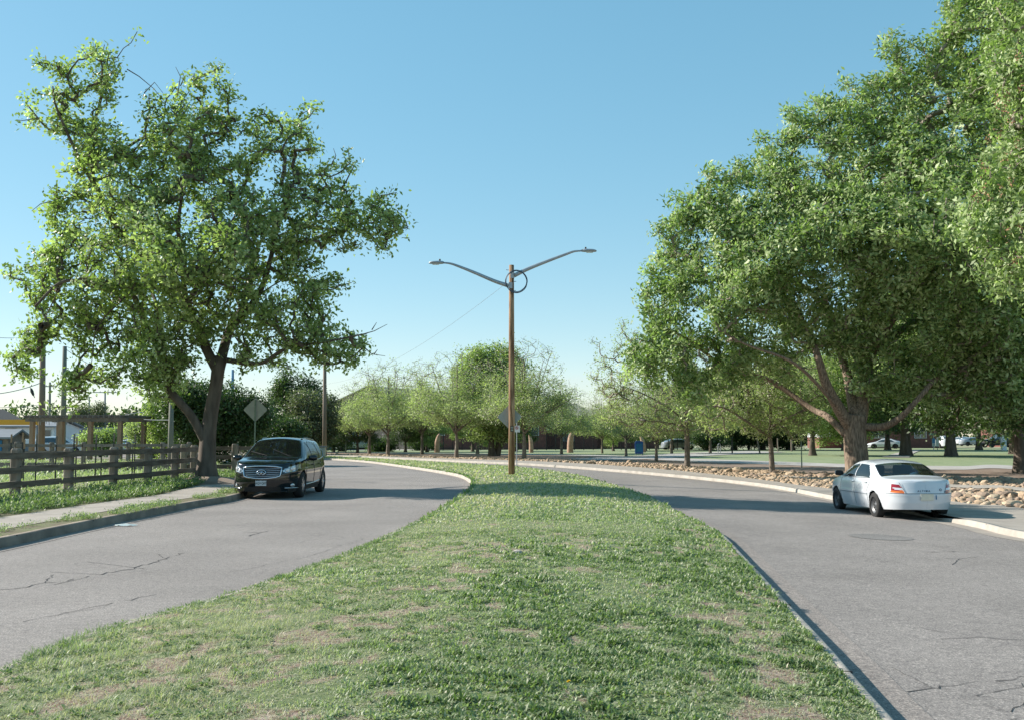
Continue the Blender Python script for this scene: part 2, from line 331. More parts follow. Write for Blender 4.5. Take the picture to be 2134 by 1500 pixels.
B2 = [(17.5, -15), (17.5, 5), (17.5, 20)]+gl([(2134, 1004), (2000, 999), (1870, 995), (1700, 990), (1580, 982), (1400, 972), (1200, 962), (1000, 956), (800, 951), (690, 948)])+[(-34, 110), (-60, 124)]
B3 = [(25, -15), (25, 5), (25, 25)]+gl([(2134, 984), (2000, 983), (1850, 982), (1700, 975), (1570, 970), (1400, 963), (1200, 952), (1000, 949), (800, 947), (690, 945)])+[(-34, 118), (-60, 132)]
B4 = [(28, -15), (28, 5), (28, 28)]+gl([(2134, 976), (2000, 975), (1850, 973), (1700, 968), (1570, 963), (1400, 957), (1200, 949), (1000, 947), (800, 945), (690, 944)])+[(-34, 120), (-60, 134)]
LK = [(-8.5, -12), (-8.5, 5)]+gl([(0, 1142), (100, 1120), (250, 1088), (400, 1058), (490, 1042)])+[(-8.25, 33), (-8.5, 38), (-9.5, 46), (-13, 58), (-19, 68), (-30, 77), (-60, 87)]
def offs(P, d):
    a = np.asarray(P, float); g = np.gradient(a, axis=0); g /= np.linalg.norm(g, axis=1)[:, None]
    return (a+np.column_stack([-g[:, 1], g[:, 0]])*d).tolist()
MLf = cr(MLp, 400); MRf = cr(MRp, 400)
def xl(y): return np.interp(y, MLf[:, 1], MLf[:, 0])
def xr(y): return np.interp(y, MRf[:, 1], MRf[:, 0])
def mound(x, y):
    a, b_ = xl(y), xr(y); u = np.clip((x-a)/(b_-a+1e-6), 0, 1); return 0.12+0.10*np.sin(np.pi*u)*np.clip((60-y)/20, 0, 1)+0.02*fbm(x*1.2, y*1.2, 0, 5)
# left road / right road as sheets; both share the median's two edges
def by_y(Lp, ys_): q_ = cr(Lp, 600); return np.interp(ys_, np.maximum.accumulate(q_[:, 1]), q_[:, 0])
yq = np.concatenate([np.linspace(-12, 40, 70), np.linspace(40.7, 103, 90)]); yk = np.where(yq < 45, yq, 45+(yq-45)*(87-45)/(103-45)); yr = np.where(yq < 45, yq, 45+(yq-45)*(108-45)/(103-45)); y0_ = np.where(yq < 45, yq, 45+(yq-45)*(120-45)/(103-45))
def road(name, A_, B_):
    V = []; 
    for k_ in range(7): q_ = A_*(1-k_/6)+B_*k_/6; V.append(np.column_stack([q_, gz(q_[:, 0], q_[:, 1])]))
    V = np.stack(V, 1).reshape(-1, 3); i, k = np.meshgrid(np.arange(len(A_)-1), np.arange(6), indexing='ij'); q = (i*7+k).ravel()
    tag(mesh(name, V, np.column_stack([q, q+1, q+8, q+7]), 'asphalt', smooth=True), kind='structure')
road('road_left', np.column_stack([by_y(LK, yk)-.01, yk]), np.column_stack([by_y(MLp, yq)+.01, yq]))
road('road_right', np.column_stack([by_y(MRp, yr)-.01, yr]), np.column_stack([by_y(B0, y0_)+.01, y0_]))
# median
rowsY = np.concatenate([np.arange(-10, 5, 0.6), np.arange(5, 30, 0.14), np.arange(30, 90, 0.5)]); nc = 60; V = []; bare = []
def barefun(x, y):
    # worn patches: along the near right kerb, a band across the middle, small gaps on the left half
    n1 = fbm(x*2.0, y*1.4, 0, 21, 4); n2 = fbm(x*6.0, y*4.5, 3, 31, 3)
    a, b_ = xl(y), xr(y); u = (x-a)/(b_-a)
    v = n1*0.34+n2*0.66+0.022
    v = v+0.11*np.exp(-((u-0.90)/0.09)**2)*np.clip((13-y)/4, 0, 1)+0.13*np.exp(-((y-14.6)/1.3)**2)*np.exp(-((u-0.45)/0.28)**2)
    v = v+0.06*np.exp(-((u-0.30)/0.22)**2)*np.clip((13.5-y)/3, 0, 1)-0.06*(u > 0.5)*(u < 0.82)-0.10*np.clip((y-17)/5, 0, 1)
    v = v+0.10*np.exp(-((u-0.93)/0.06)**2)*np.exp(-((y-19)/2.5)**2)
    return v
for y in rowsY:
    u = np.linspace(0, 1, nc+1); x = xl(y)+0.12+(xr(y)-xl(y)-0.24)*u; yy = np.full_like(x, y)
    V.append(np.column_stack([x, yy, gz(x, yy)+mound(x, yy)])); bare.append(np.clip((barefun(x, yy)-0.58)*5+0.3+1.4*(fbm(x*9, yy*9, 1, 81, 2)-0.5), 0, 1))
nr = len(rowsY); i, k = np.meshgrid(np.arange(nr-1), np.arange(nc), indexing='ij'); q = (i*(nc+1)+k).ravel()
tag(mesh('median_ground', np.vstack(V), np.column_stack([q, q+1, q+nc+2, q+nc+1]), 'turfsoil', smooth=True, tone=np.concatenate(bare), attr='bare', dom='POINT'), kind='structure')
strip('road_edge_left', offs(MLp, 0.30), MLp, 0.005, 'asphaltedge', N=260, Mc=1); strip('road_edge_right', MRp, offs(MRp, -0.35), 0.005, 'asphaltedge', N=260, Mc=1)
kerb('kerb_median_left', MLp, 0.15, 0.13, 'concrete', -1)
kerb('kerb_median_right', MRp, 0.15, 0.125, 'concrete', 1)
m_ = MB()
for A_, wd_, hh_, sd_ in ((MLp, .15, .13, -1), (MRp, .15, .125, 1), (B0, .15, .14, -1), (LK, .16, .16, 1)):
    a_ = cr(A_, 2000); s_ = np.concatenate([[0], np.cumsum(np.linalg.norm(np.diff(a_, axis=0), axis=1))]); d_ = np.gradient(a_, axis=0); d_ /= np.linalg.norm(d_, axis=1)[:, None]
    for q_ in np.arange(1.3, s_[-1], 3.05):
        k_ = int(np.searchsorted(s_, q_)); p_ = a_[k_]; dd = d_[k_]; n2_ = np.array([-dd[1], dd[0]])*sd_; c_ = p_+n2_*(wd_/2+0.013)
        if 23 < p_[1] < 29 and p_[0] > 8: continue
        m_.box((c_[0], c_[1], zg(*c_)+hh_/2-.01), (0.011, wd_-0.022, hh_+.024), rz=math.atan2(dd[1], dd[0]))
tag(m_.build('kerb_joints', 'interior'), kind='structure')
gk = np.random.default_rng(17); m_ = MB()
def crack_or_shadow(L, wd_, forks=2):
    P = np.array([G(*p, .004) for p in L]); pts = [P[0]]
    for a_, b_ in zip(P[:-1], P[1:]):
        n_k = max(3, int(np.linalg.norm(b_-a_)/0.13))
        for q_ in range(1, n_k+1): pts.append(a_+(b_-a_)*q_/n_k+gk.normal(0, 0.035, 2))
    pts = np.array(pts)
    for a_, b_ in zip(pts[:-1], pts[1:]):
        if gk.random() < 0.12: continue
        d_ = (b_-a_)/(np.linalg.norm(b_-a_)+1e-6); s_ = np.array([-d_[1], d_[0]])*wd_*gk.uniform(.3, 1.1)
        z_ = [zg(*a_)+.0035, zg(*b_)+.0035]; m_.add([(*(a_-s_), z_[0]), (*(a_+s_), z_[0]), (*(b_+s_*.6), z_[1]), (*(b_-s_*.6), z_[1])], [(0, 3, 2, 1)])
    for q_ in range(forks):
        k_ = gk.integers(1, len(pts)-1); c_ = pts[k_]; e_ = c_+gk.normal(0, .5, 2)
        for t_ in range(5):
            a_ = c_+(e_-c_)*t_/5+gk.normal(0, .015, 2); b_ = c_+(e_-c_)*(t_+1)/5; d_ = (b_-a_)/(np.linalg.norm(b_-a_)+1e-6); s_ = np.array([-d_[1], d_[0]])*wd_*.35
            m_.add([(*(a_-s_), zg(*a_)+.0035), (*(a_+s_), zg(*a_)+.0035), (*(b_+s_), zg(*b_)+.0035), (*(b_-s_), zg(*b_)+.0035)], [(0, 3, 2, 1)])
crack_or_shadow([(-60, 1236), (60, 1222), (150, 1205), (250, 1190), (330, 1168), (385, 1150)], .016, 6)
crack_or_shadow([(520, 1116), (545, 1109), (560, 1105)], .030, 1); crack_or_shadow([(20, 1300), (200, 1262), (330, 1236)], .007, 2); crack_or_shadow([(150, 1330), (300, 1300)], .006)
crack_or_shadow([(1890, 1440), (1990, 1425), (2070, 1418), (2160, 1408)], .007, 3); crack_or_shadow([(2000, 1452), (2080, 1440), (2150, 1424)], .006); crack_or_shadow([(1960, 1330), (2050, 1328), (2160, 1332)], .006); crack_or_shadow([(2100, 1500), (2150, 1462)], .008)
crack_or_shadow([(1920, 1150), (1990, 1148), (2060, 1154)], .012, 3); crack_or_shadow([(1970, 1162), (2010, 1164)], .016); crack_or_shadow([(1225, 1000), (1330, 1003)], .02, 0); crack_or_shadow([(700, 1035), (860, 1046)], .008); crack_or_shadow([(480, 1190), (640, 1160), (760, 1120)], .005)  # the unforked ribbon paints the lamp pole's thin shadow on the right road
tag(m_.build('road_cracks_and_shadow', 'interior'), kind='structure')
# right side strips
dip = lambda x, y: 0.22 if 24.3 < y < 27.5 else 1.0
kerb('kerb_right', B0, 0.15, 0.14, 'concrete', -1, hfun=lambda x, y: 0.2+0.8*min(1, abs(y-26)/2.0) if 24 < y < 28 else 1)
strip('gutter_right', offs(B0, 0.45), B0, 0.006, 'gutter', N=260, Mc=1)
strip('sidewalk_right', offs(B0, -0.14), B1, 0.135, 'walk', N=260)
strip('rock_bed', B1, B2, 0.10, 'dirt', N=200, offb=0.13)
strip('mulch_bed', B2, B3, 0.13, 'dirt', N=200)
strip('path_right', B3, B4, 0.15, 'path', N=200)
B5 = [(60, -15), (60, 5), (60, 40)]+gl([(3200, 935), (2800, 934), (2300, 934), (1900, 934), (1600, 935), (1350, 936), (1200, 937), (1000, 938), (800, 938.5), (690, 939)])+[(-40, 128), (-62, 140)]
B5[2] = (70, 60)
strip('lawn', B4, B5, 0.14, 'lawn', N=160, Mc=12, offb=0.1)
# footpath leading away over the lawn, paths across the park
def gp(L, o=0.17): return [G(*p, off=o) for p in L]
strip('park_path', gp([(1838, 951), (1868, 943), (1895, 936.5)]), gp([(1895, 952), (1905, 943), (1921, 936.5)]), 0.17, 'path', N=20, Mc=2)
strip('park_walk', gp([(1180, 955), (1330, 948), (1450, 941.5), (1560, 938.6)]), gp([(1240, 958), (1390, 953), (1560, 944), (1640, 940.5)]), 0.165, 'path', N=40, Mc=2)
strip('street_far', gp([(-400, 941), (300, 940.5), (700, 941), (900, 940)], 0.03), gp([(-400, 930.5), (300, 930.3), (700, 931), (900, 930.4)], 0.03), 0.03, 'path', N=40, Mc=2)
# left verge
kerb('kerb_left', LK, 0.16, 0.16, 'kerbshaded', 1)
strip('gutter_left', offs(LK, -0.28), LK, 0.006, 'asphaltedge', N=260, Mc=1)
L0 = offs(cr(LK, 40), 0.15); L1 = offs(cr(LK, 40), 0.75); L2 = offs(cr(LK, 40), 2.15); L3 = offs(cr(LK, 40), 4.4)
strip('verge_left', L0, L1, 0.152, 'weedsoil', N=200, Mc=2)
strip('sidewalk_left', L1, L2, 0.16, 'walk', N=200, Mc=2)
strip('weed_bed', L2, L3, 0.15, 'weedsoil', N=200, Mc=3)
strip('garden_ground', L3, offs(cr(LK, 40), 30), 0.13, 'land', N=100, Mc=4)

# ------------------------------------------------------------ blades and leaves
def blades(P, h, wd, lean, tone, ang=None):
    """P (n,3) roots -> two-triangle bent blades."""
    n = len(P); ang = RG.uniform(0, 2*np.pi, n) if ang is None else ang
    h = np.broadcast_to(h, n); wd = np.broadcast_to(wd, n); lean = np.broadcast_to(lean, n)
    s = np.column_stack([np.cos(ang), np.sin(ang), np.zeros(n)]); d = np.column_stack([-np.sin(ang), np.cos(ang), np.zeros(n)])
    dirr = d*np.sin(lean)[:, None]+np.array([0, 0, 1])*np.cos(lean)[:, None]
    mid = P+dirr*(h*0.55)[:, None]; lean2 = lean*1.7+0.2
    tip = mid+(d*np.sin(lean2)[:, None]+np.array([0, 0, 1])*np.cos(lean2)[:, None])*(h*0.5)[:, None]
    V = np.stack([P-s*wd[:, None]*0.35, P+s*wd[:, None]*0.35, mid+s*wd[:, None]*0.5, tip, mid-s*wd[:, None]*0.5], 1).reshape(-1, 3)
    q = np.arange(n)*5
    F = np.vstack([np.column_stack([q, q+1, q+2, q+4]), np.column_stack([q+4, q+2, q+3, q+3])])
    return V, q, tone
def blade_mesh(name, P, h, wd, lean, tone, mat='grass'):
    V, q, tn = blades(P, h, wd, lean, tone)
    F = np.vstack([np.column_stack([q, q+1, q+2]), np.column_stack([q, q+2, q+4]), np.column_stack([q+4, q+2, q+3])])
    return mesh(name, V, F, mat, tone=np.tile(tn, 3))
def median_points(y0, y1, dens):
    x0, x1 = float(min(xl(y0), xl(y1)))-0.3, float(max(xr(y0), xr(y1)))+0.3
    n = int((y1-y0)*(x1-x0)*dens); x = RG.uniform(x0, x1, n); y = RG.uniform(y0, y1, n)
    k = (x > xl(y)+0.03) & (x < xr(y)-0.12) & (abs(x) < y*0.53+0.8); return x[k], y[k]
def turf(y0, y1, dens, hs, ws):
    x, y = median_points(y0, y1, dens); a, b_ = xl(y), xr(y); u = (x-a)/(b_-a)
    bf = barefun(x, y); clump = fbm(x*6, y*6, 0, 41, 3); zone = fbm(x*0.6, y*0.5, 2, 51, 3)
    # zone: lush broad blades right of centre, fine pale fescue on the left and in the band across the middle
    lush = np.clip(0.5+(zone-0.5)*2.8+(u-0.48)*1.6-1.0*np.exp(-((y-17)/3.5)**2)*0.4, 0, 1)
    lush = np.where(y > 19, 0.35+0.5*zone, lush)
    keep = (RG.random(len(x)) < np.clip((0.67-bf)*8+2.2*(fbm(x*9, y*9, 1, 81, 2)-0.5), 0.07, 1)) & (RG.random(len(x)) < np.clip((clump-0.18)*3.2, 0.18, 1))
    x, y, lush, clump, bf, u = (q_[keep] for q_ in (x, y, lush, clump, bf, u)); n = len(x)
    P = np.column_stack([x, y, gz(x, y)+mound(x, y)-0.004])
    P[:, 2] += 0.035*np.clip(clump-0.45, 0, 1)*(y < 22)
    fine = (np.clip((0.42-u)/0.15, 0, 1)*np.clip((10.5-y)/2, 0, 1)) > RG.random(n)
    h = hs*(0.35+1.5*clump**1.5)*(0.6+0.8*RG.random(n))*(0.85+0.35*lush)*np.where(fine, 1.7, 1); wd = ws*(0.55+0.9*lush)*(0.7+0.6*RG.random(n))
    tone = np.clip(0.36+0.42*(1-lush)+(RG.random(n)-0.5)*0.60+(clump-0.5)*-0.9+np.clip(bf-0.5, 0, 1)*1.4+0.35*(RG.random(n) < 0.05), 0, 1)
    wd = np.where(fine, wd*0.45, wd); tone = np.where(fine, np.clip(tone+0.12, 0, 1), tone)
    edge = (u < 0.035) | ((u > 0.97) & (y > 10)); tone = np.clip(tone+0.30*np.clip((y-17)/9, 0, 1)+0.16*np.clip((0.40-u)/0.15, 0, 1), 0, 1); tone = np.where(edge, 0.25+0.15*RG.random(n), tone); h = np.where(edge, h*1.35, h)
    return P, h, wd, RG.uniform(0.25, 1.25, n), tone
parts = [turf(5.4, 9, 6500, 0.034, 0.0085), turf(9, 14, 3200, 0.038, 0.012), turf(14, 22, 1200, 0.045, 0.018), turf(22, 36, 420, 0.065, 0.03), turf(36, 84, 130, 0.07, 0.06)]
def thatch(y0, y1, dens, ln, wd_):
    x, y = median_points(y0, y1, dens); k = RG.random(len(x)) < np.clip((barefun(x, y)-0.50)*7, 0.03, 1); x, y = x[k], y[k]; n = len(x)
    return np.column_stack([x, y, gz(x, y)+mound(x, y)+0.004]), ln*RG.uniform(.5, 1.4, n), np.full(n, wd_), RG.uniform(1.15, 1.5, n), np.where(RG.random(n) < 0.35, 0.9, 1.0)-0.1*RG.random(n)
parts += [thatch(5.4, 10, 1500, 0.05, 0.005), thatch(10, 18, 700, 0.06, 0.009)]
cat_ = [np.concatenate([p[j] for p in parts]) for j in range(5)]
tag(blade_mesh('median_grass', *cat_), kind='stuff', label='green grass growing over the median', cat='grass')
# low broad-leaved weeds: rosettes
def rosettes(name, cx, cy, cz, sz, nl, mat, tone0, label, up=0.55):
    n = len(cx); N = n*nl; ci = np.repeat(np.arange(n), nl); az = RG.uniform(0, 2*np.pi, N); el = RG.uniform(0.15, up*2, N)
    L_ = sz[ci]*RG.uniform(0.5, 1.1, N); d = np.column_stack([np.cos(az)*np.cos(el), np.sin(az)*np.cos(el), np.sin(el)])
    s = np.column_stack([-np.sin(az), np.cos(az), np.zeros(N)]); P = np.column_stack([cx, cy, cz])[ci]
    spread = sz[ci][:, None]*RG.normal(0, 0.9 if nl > 18 else 0.35, (N, 3)); spread[:, 2] = abs(spread[:, 2])*up*1.5; P = P+spread
    wv = L_*RG.uniform(0.28, 0.42, N)
    V = np.stack([P, P+d*(L_*0.5)[:, None]+s*wv[:, None]*0.5, P+d*L_[:, None]+np.array([0, 0, -0.1])*L_[:, None], P+d*(L_*0.5)[:, None]-s*wv[:, None]*0.5], 1).reshape(-1, 3)
    q = np.arange(N)*4
    return tag(mesh(name, V, np.column_stack([q, q+1, q+2, q+3]), mat, tone=np.clip(tone0+(RG.random(N)-0.5)*0.5, 0, 1)), kind='stuff', label=label, cat='weeds')
x, y = median_points(5.4, 17, 190); kf = (fbm(x*0.9, y*0.9, 7, 61, 3)+0.35*fbm(x*5, y*5, 2, 62, 2) > 0.66) & (barefun(x, y) < 0.62); x, y = x[kf], y[kf]
rosettes('median_weeds', x, y, gz(x, y)+mound(x, y), RG.uniform(0.018, 0.05, len(x)), 13, 'grass', 0.33, 'low broad leaved weeds scattered through the median grass', 0.4)
# lawn blades are too small to see; garden grass and verge weeds
LKf = cr(LK, 400)
def lk_pts(d0, d1, dens, y0, y1):
    n = int((d1-d0)*(y1-y0)*dens); y = RG.uniform(y0, y1, n); d = RG.uniform(d0, d1, n); return np.interp(y, LKf[:, 1], LKf[:, 0])-d, y
x, y = lk_pts(0.0, 0.75, 60, 14, 44); k = fbm(x*1.1, y*0.7, 0, 71) > 0.53; x, y = x[k], y[k]
rosettes('verge_weeds', x, y, np.full(len(x), 0.15), RG.uniform(0.03, 0.075, len(x)), 30, 'grass', 0.42, 'patchy weeds growing between left kerb and pavement', 0.6)
x, y = lk_pts(2.3, 4.6, 34, 15, 46); k = (fbm(x*0.7, y*0.5, 4, 72) > 0.36) & ~((x > -10.9) & (y > 35)); x, y = x[k], y[k]
rosettes('fence_weeds', x, y, np.full(len(x), 0.15), RG.uniform(0.05, 0.12, len(x)), 60, 'grass', 0.28, 'leafy green weeds along the foot of the rail fence', 0.65)
x, y = lk_pts(4.3, 18, 20, 22, 62); k = (fbm(x*0.3, y*0.3, 4, 73) > 0.40); x, y = x[k], y[k]
rosettes('garden_weeds', x, y, np.full(len(x), 0.12), RG.uniform(0.07, 0.15, len(x)), 20, 'grass', 0.66, 'pale green weeds covering the garden behind the fence', 0.65)
x, y = lk_pts(9, 14, 9, 24, 58); 
# ------------------------------------------------------------ trees
def in_poly(px, py, poly):
    poly = np.asarray(poly, float); c = np.zeros(len(px), bool); x1, y1 = poly[-1]
    for x2, y2 in poly:
        c ^= ((y1 > py) != (y2 > py)) & (px < (x2-x1)*(py-y1)/(y2-y1+1e-12)+x1); x1, y1 = x2, y2
    return c
def d_poly(px, py, poly):
    poly = np.asarray(poly, float); best = np.full(len(px), 1e9)
    for a, b_ in zip(poly, np.roll(poly, -1, 0)):
        ab = b_-a; t_ = np.clip(((px-a[0])*ab[0]+(py-a[1])*ab[1])/(ab@ab+1e-9), 0, 1)
        best = np.minimum(best, np.hypot(px-a[0]-t_*ab[0], py-a[1]-t_*ab[1]))
    return best
def outline_points(poly, D, n, tmax, seed, gap=0.44, gsc=0.45, shell=0.5, gapw=1.0, bias=0.0):
    """Points filling a rounded solid whose silhouette is the traced outline (pixels of the photo at distance D)."""
    g = np.random.default_rng(seed); poly = np.asarray(poly, float); out = []; m = 0
    while m < n:
        px = g.uniform(poly[:, 0].min(), poly[:, 0].max(), 4*n); py = g.uniform(poly[:, 1].min(), poly[:, 1].max(), 4*n)
        wob = 46.0*(38/D)**0.5; qx = px+wob*(fbm(px/26, py/26, 1, 87, 3)-0.5)*2; qy = py+wob*(fbm(px/26, py/26, 7, 91, 3)-0.5)*2; k = in_poly(qx, qy, poly); px, py = px[k], py[k]
        th = np.minimum(tmax, 0.5+0.95*d_poly(px, py, poly)*D/FPX); keep = g.random(len(px)) < (th/tmax)**0.38; px, py, th = px[keep], py[keep], th[keep]
        r_ = g.uniform(0, 1, len(px))**shell*np.where(g.random(len(px)) < 0.5, -1, 1)*th
        a = (px-1067)/FPX; b_ = (750-py)/FPX; dy = math.cos(PIT)-b_*math.sin(PIT); dz = math.sin(PIT)+b_*math.cos(PIT)
        q_ = D+r_+bias*th/tmax; P = np.column_stack([a/dy*q_, q_, HC+dz/dy*q_])
        nz = fbm(P[:, 0]*gsc, P[:, 1]*gsc, P[:, 2]*gsc, seed % 7, 3); P = P[nz > gap-np.where(th[:len(nz)] < 1.7, 0.075, 0.0)]
        out.append(P); m += len(P)
    return np.vstack(out)[:n]
def skeleton(limbs, pts, seed, rtip=0.012, expo=2.35, wander=0.16, gscale=1.0):
    """limbs: list of (P (k,3), r0, r1). Attaches each target point to the nearest wood with a curved branch.
    Returns main-tube list, twig segments (a,b,ra,rb), branch end directions."""
    g = np.random.default_rng(seed); nodes_ = []; par = []; mains = []
    for P, r0, r1 in limbs:
        Q = cr(P, max(8, 6*len(P))); rr = np.linspace(r0, r1, len(Q)); mains.append((Q, rr))
        st = len(nodes_)
        for i_, q_ in enumerate(Q): nodes_.append(q_); par.append(-1 if i_ == 0 else st+i_-1)
    n0 = len(nodes_); cap = n0+len(pts)*4+10; N = np.zeros((cap, 3)); N[:n0] = nodes_; par = par+[-1]*(cap-n0); cnt = n0
    base = N[:n0]; d0 = np.array([np.min(np.linalg.norm(base-p, axis=1)) for p in pts]); order = np.argsort(d0); tips = []
    skip = 4
    ok = np.ones(cap, bool); ok[:8] = False
    for j in order:
        p = pts[j]; dd = np.linalg.norm(N[:cnt]-p, axis=1); dz = p[2]-N[:cnt, 2]
        cost = dd+np.where(dz < 0, -dz*0.5, 0)+np.where(ok[:cnt], 0, 50); k = int(np.argmin(cost)); a = N[k].copy(); L_ = dd[k]
        ns = 2 if L_ < 0.8 else 3; prev = k
        for s_ in range(1, ns+1):
            f = s_/ns; q_ = a*(1-f)+p*f; q_ = q_+g.normal(0, wander*L_*0.35*(1 if s_ < ns else 0), 3); q_[2] += 0.10*L_*math.sin(math.pi*f)*(-0.4 if s_ < ns else 0)
            N[cnt] = q_; par[cnt] = prev; prev = cnt; cnt += 1
        tips.append(prev)
    w_ = np.zeros(cnt)
    for t_ in tips: w_[t_] += rtip**expo
    for i_ in range(cnt-1, n0-1, -1):
        if par[i_] >= n0: w_[par[i_]] += max(w_[i_], rtip**expo)
    rad = np.maximum(w_, rtip**expo)**(1/expo)*gscale
    idx = np.arange(n0, cnt); pa = np.array(par[:cnt])[idx]; rb = rad[idx]; ra = np.where(pa >= n0, rad[pa], rb*1.25)
    order_arr = np.array([tips[k] for k in np.argsort(order)])
    tp = N[order_arr]; tpar = N[np.array(par)[order_arr]]; dirs = tp-tpar; dirs /= np.linalg.norm(dirs, axis=1)[:, None]+1e-9
    return mains, (N[pa], N[idx], np.minimum(ra, rb*1.6), rb), tp, dirs
def seg_mesh(name, seg, mat, parent, n=5):
    a, b_, ra, rb = seg; d = b_-a; L_ = np.linalg.norm(d, axis=1)[:, None]+1e-9; d = d/L_
    h = np.where(abs(d[:, 2:3]) < 0.9, np.array([[0, 0, 1.0]]), np.array([[1.0, 0, 0]])); u = np.cross(d, h); u /= np.linalg.norm(u, axis=1)[:, None]; v_ = np.cross(d, u)
    an = np.arange(n)*2*np.pi/n; ring = u[:, None, :]*np.cos(an)[None, :, None]+v_[:, None, :]*np.sin(an)[None, :, None]
    V = np.concatenate([a[:, None, :]+ring*ra[:, None, None], (b_+d*rb[:, None]*0.4)[:, None, :]+ring*rb[:, None, None]], 1).reshape(-1, 3)
    q = (np.arange(len(a))*2*n)[:, None]; k = np.arange(n)[None, :]; k2 = (k+1) % n
    F = np.stack([q+k, q+k2, q+k2+n, q+k+n], -1).reshape(-1, 4)
    return mesh(name, V, F, mat, parent, smooth=True)
def leaf_quads(tp, dirs, per, sz, sig, seed, up=0.25, aspect=0.5, droop=0.1):
    g = np.random.default_rng(seed); n = len(tp)*per; c = np.repeat(tp, per, 0); dr = np.repeat(dirs, per, 0)
    tcl = np.repeat(g.random(len(tp)), per)
    c = c+g.normal(0, sig, (n, 3))*np.array([1, 1, 0.75])-dr*g.uniform(0, sig*2.0, n)[:, None]
    d = g.normal(0, 1, (n, 3))+dr*0.7; d[:, 2] += up-droop; d /= np.linalg.norm(d, axis=1)[:, None]
    cen = tp.mean(0); o_ = tp-cen; o_ /= np.linalg.norm(o_, axis=1)[:, None]+1e-9; cn = o_*0.9+g.normal(0, 0.75, tp.shape)+np.array([0, 0, 0.55]); cn /= np.linalg.norm(cn, axis=1)[:, None]
    nr_ = np.repeat(cn, per, 0)+g.normal(0, 0.42, (n, 3)); d = d-nr_*(np.sum(d*nr_, 1)/np.sum(nr_*nr_, 1))[:, None]*0.8; d /= np.linalg.norm(d, axis=1)[:, None]+1e-9
    s = np.cross(d, nr_); s /= np.linalg.norm(s, axis=1)[:, None]+1e-9
    L_ = sz*g.uniform(0.6, 1.25, n)[:, None]; wv = L_*aspect; nn = np.cross(s, d)
    V = np.stack([c, c+d*L_*0.45+s*wv*0.5+nn*L_*0.06, c+d*L_, c+d*L_*0.45-s*wv*0.5+nn*L_*0.06], 1).reshape(-1, 3)
    q = np.arange(n)*4; tone = np.clip(0.12+0.76*tcl+0.30*(g.random(n)-0.4), 0, 1)
    return V, np.column_stack([q, q+1, q+2, q+3]), tone
def trunk_mesh(name, tubes, mat, parent, n=14, flare=0.5, ridge=0.05, zbase=None):
    m_ = MB()
    for ti, (Q, rr) in enumerate(tubes):
        Q = np.asarray(Q); rr = np.asarray(rr, float).copy()
        if ti == 0 and flare:
            h = Q[:, 2]-Q[0, 2]; rr = rr*(1+flare*np.exp(-h/0.45))
        k0 = len(m_.v); m_.tube(Q, rr, n)
        V = m_.v[k0:]
        for j in range(len(V)):
            i_ = j//n; c_ = Vector(Q[min(i_, len(Q)-1)]); p = Vector(V[j]); a = j % n
            f = 1+ridge*(2*vnoise(a*1.7, Q[min(i_, len(Q)-1)][2]*0.9, ti, 9)-1)*2
            m_.v[k0+j] = tuple(c_+(p-c_)*float(f))
    return m_.build(name, mat, parent, smooth=True)
def make_tree(name, label, base, limbs, pts, per, lsz, sig, leaf, bark, seed, twig=None, group=None, nsp=0, nt=14, rtip=0.012, aspect=0.5, flare=0.5, gscale=1.0, wander=0.16, cat='tree'):
    root = T(name, label, cat, base, group=group); b0 = np.array(base)
    mains, seg, tp, dirs = skeleton([(np.asarray(P)-b0, a, b_) for P, a, b_ in limbs], pts-b0, seed, rtip=rtip, gscale=gscale, wander=wander)
    trunk_mesh('trunk', mains, bark, root, nt, flare)
    seg_mesh('branches', seg, twig or bark, root)
    V, F, tn = leaf_quads(tp[:len(tp)-nsp] if nsp else tp, dirs[:len(tp)-nsp] if nsp else dirs, per, lsz, sig, seed+5, aspect=aspect)
    if nsp: V2, F2, t2 = leaf_quads(tp[-nsp:], dirs[-nsp:], max(4, per//4), lsz*.9, sig*.8, seed+6, aspect=aspect); F2 = F2+len(V); V = np.vstack([V, V2]); F = np.vstack([F, F2]); tn = np.concatenate([tn, t2])
    mesh('crown', V, F, leaf, root, tone=tn)
    return root
def limb_px(pts, D, r0, r1):
    """pts: (px, py, depth offset)."""
    return (np.array([W(p[0], p[1], D+(p[2] if len(p) > 2 else 0)) for p in pts]), r0, r1)
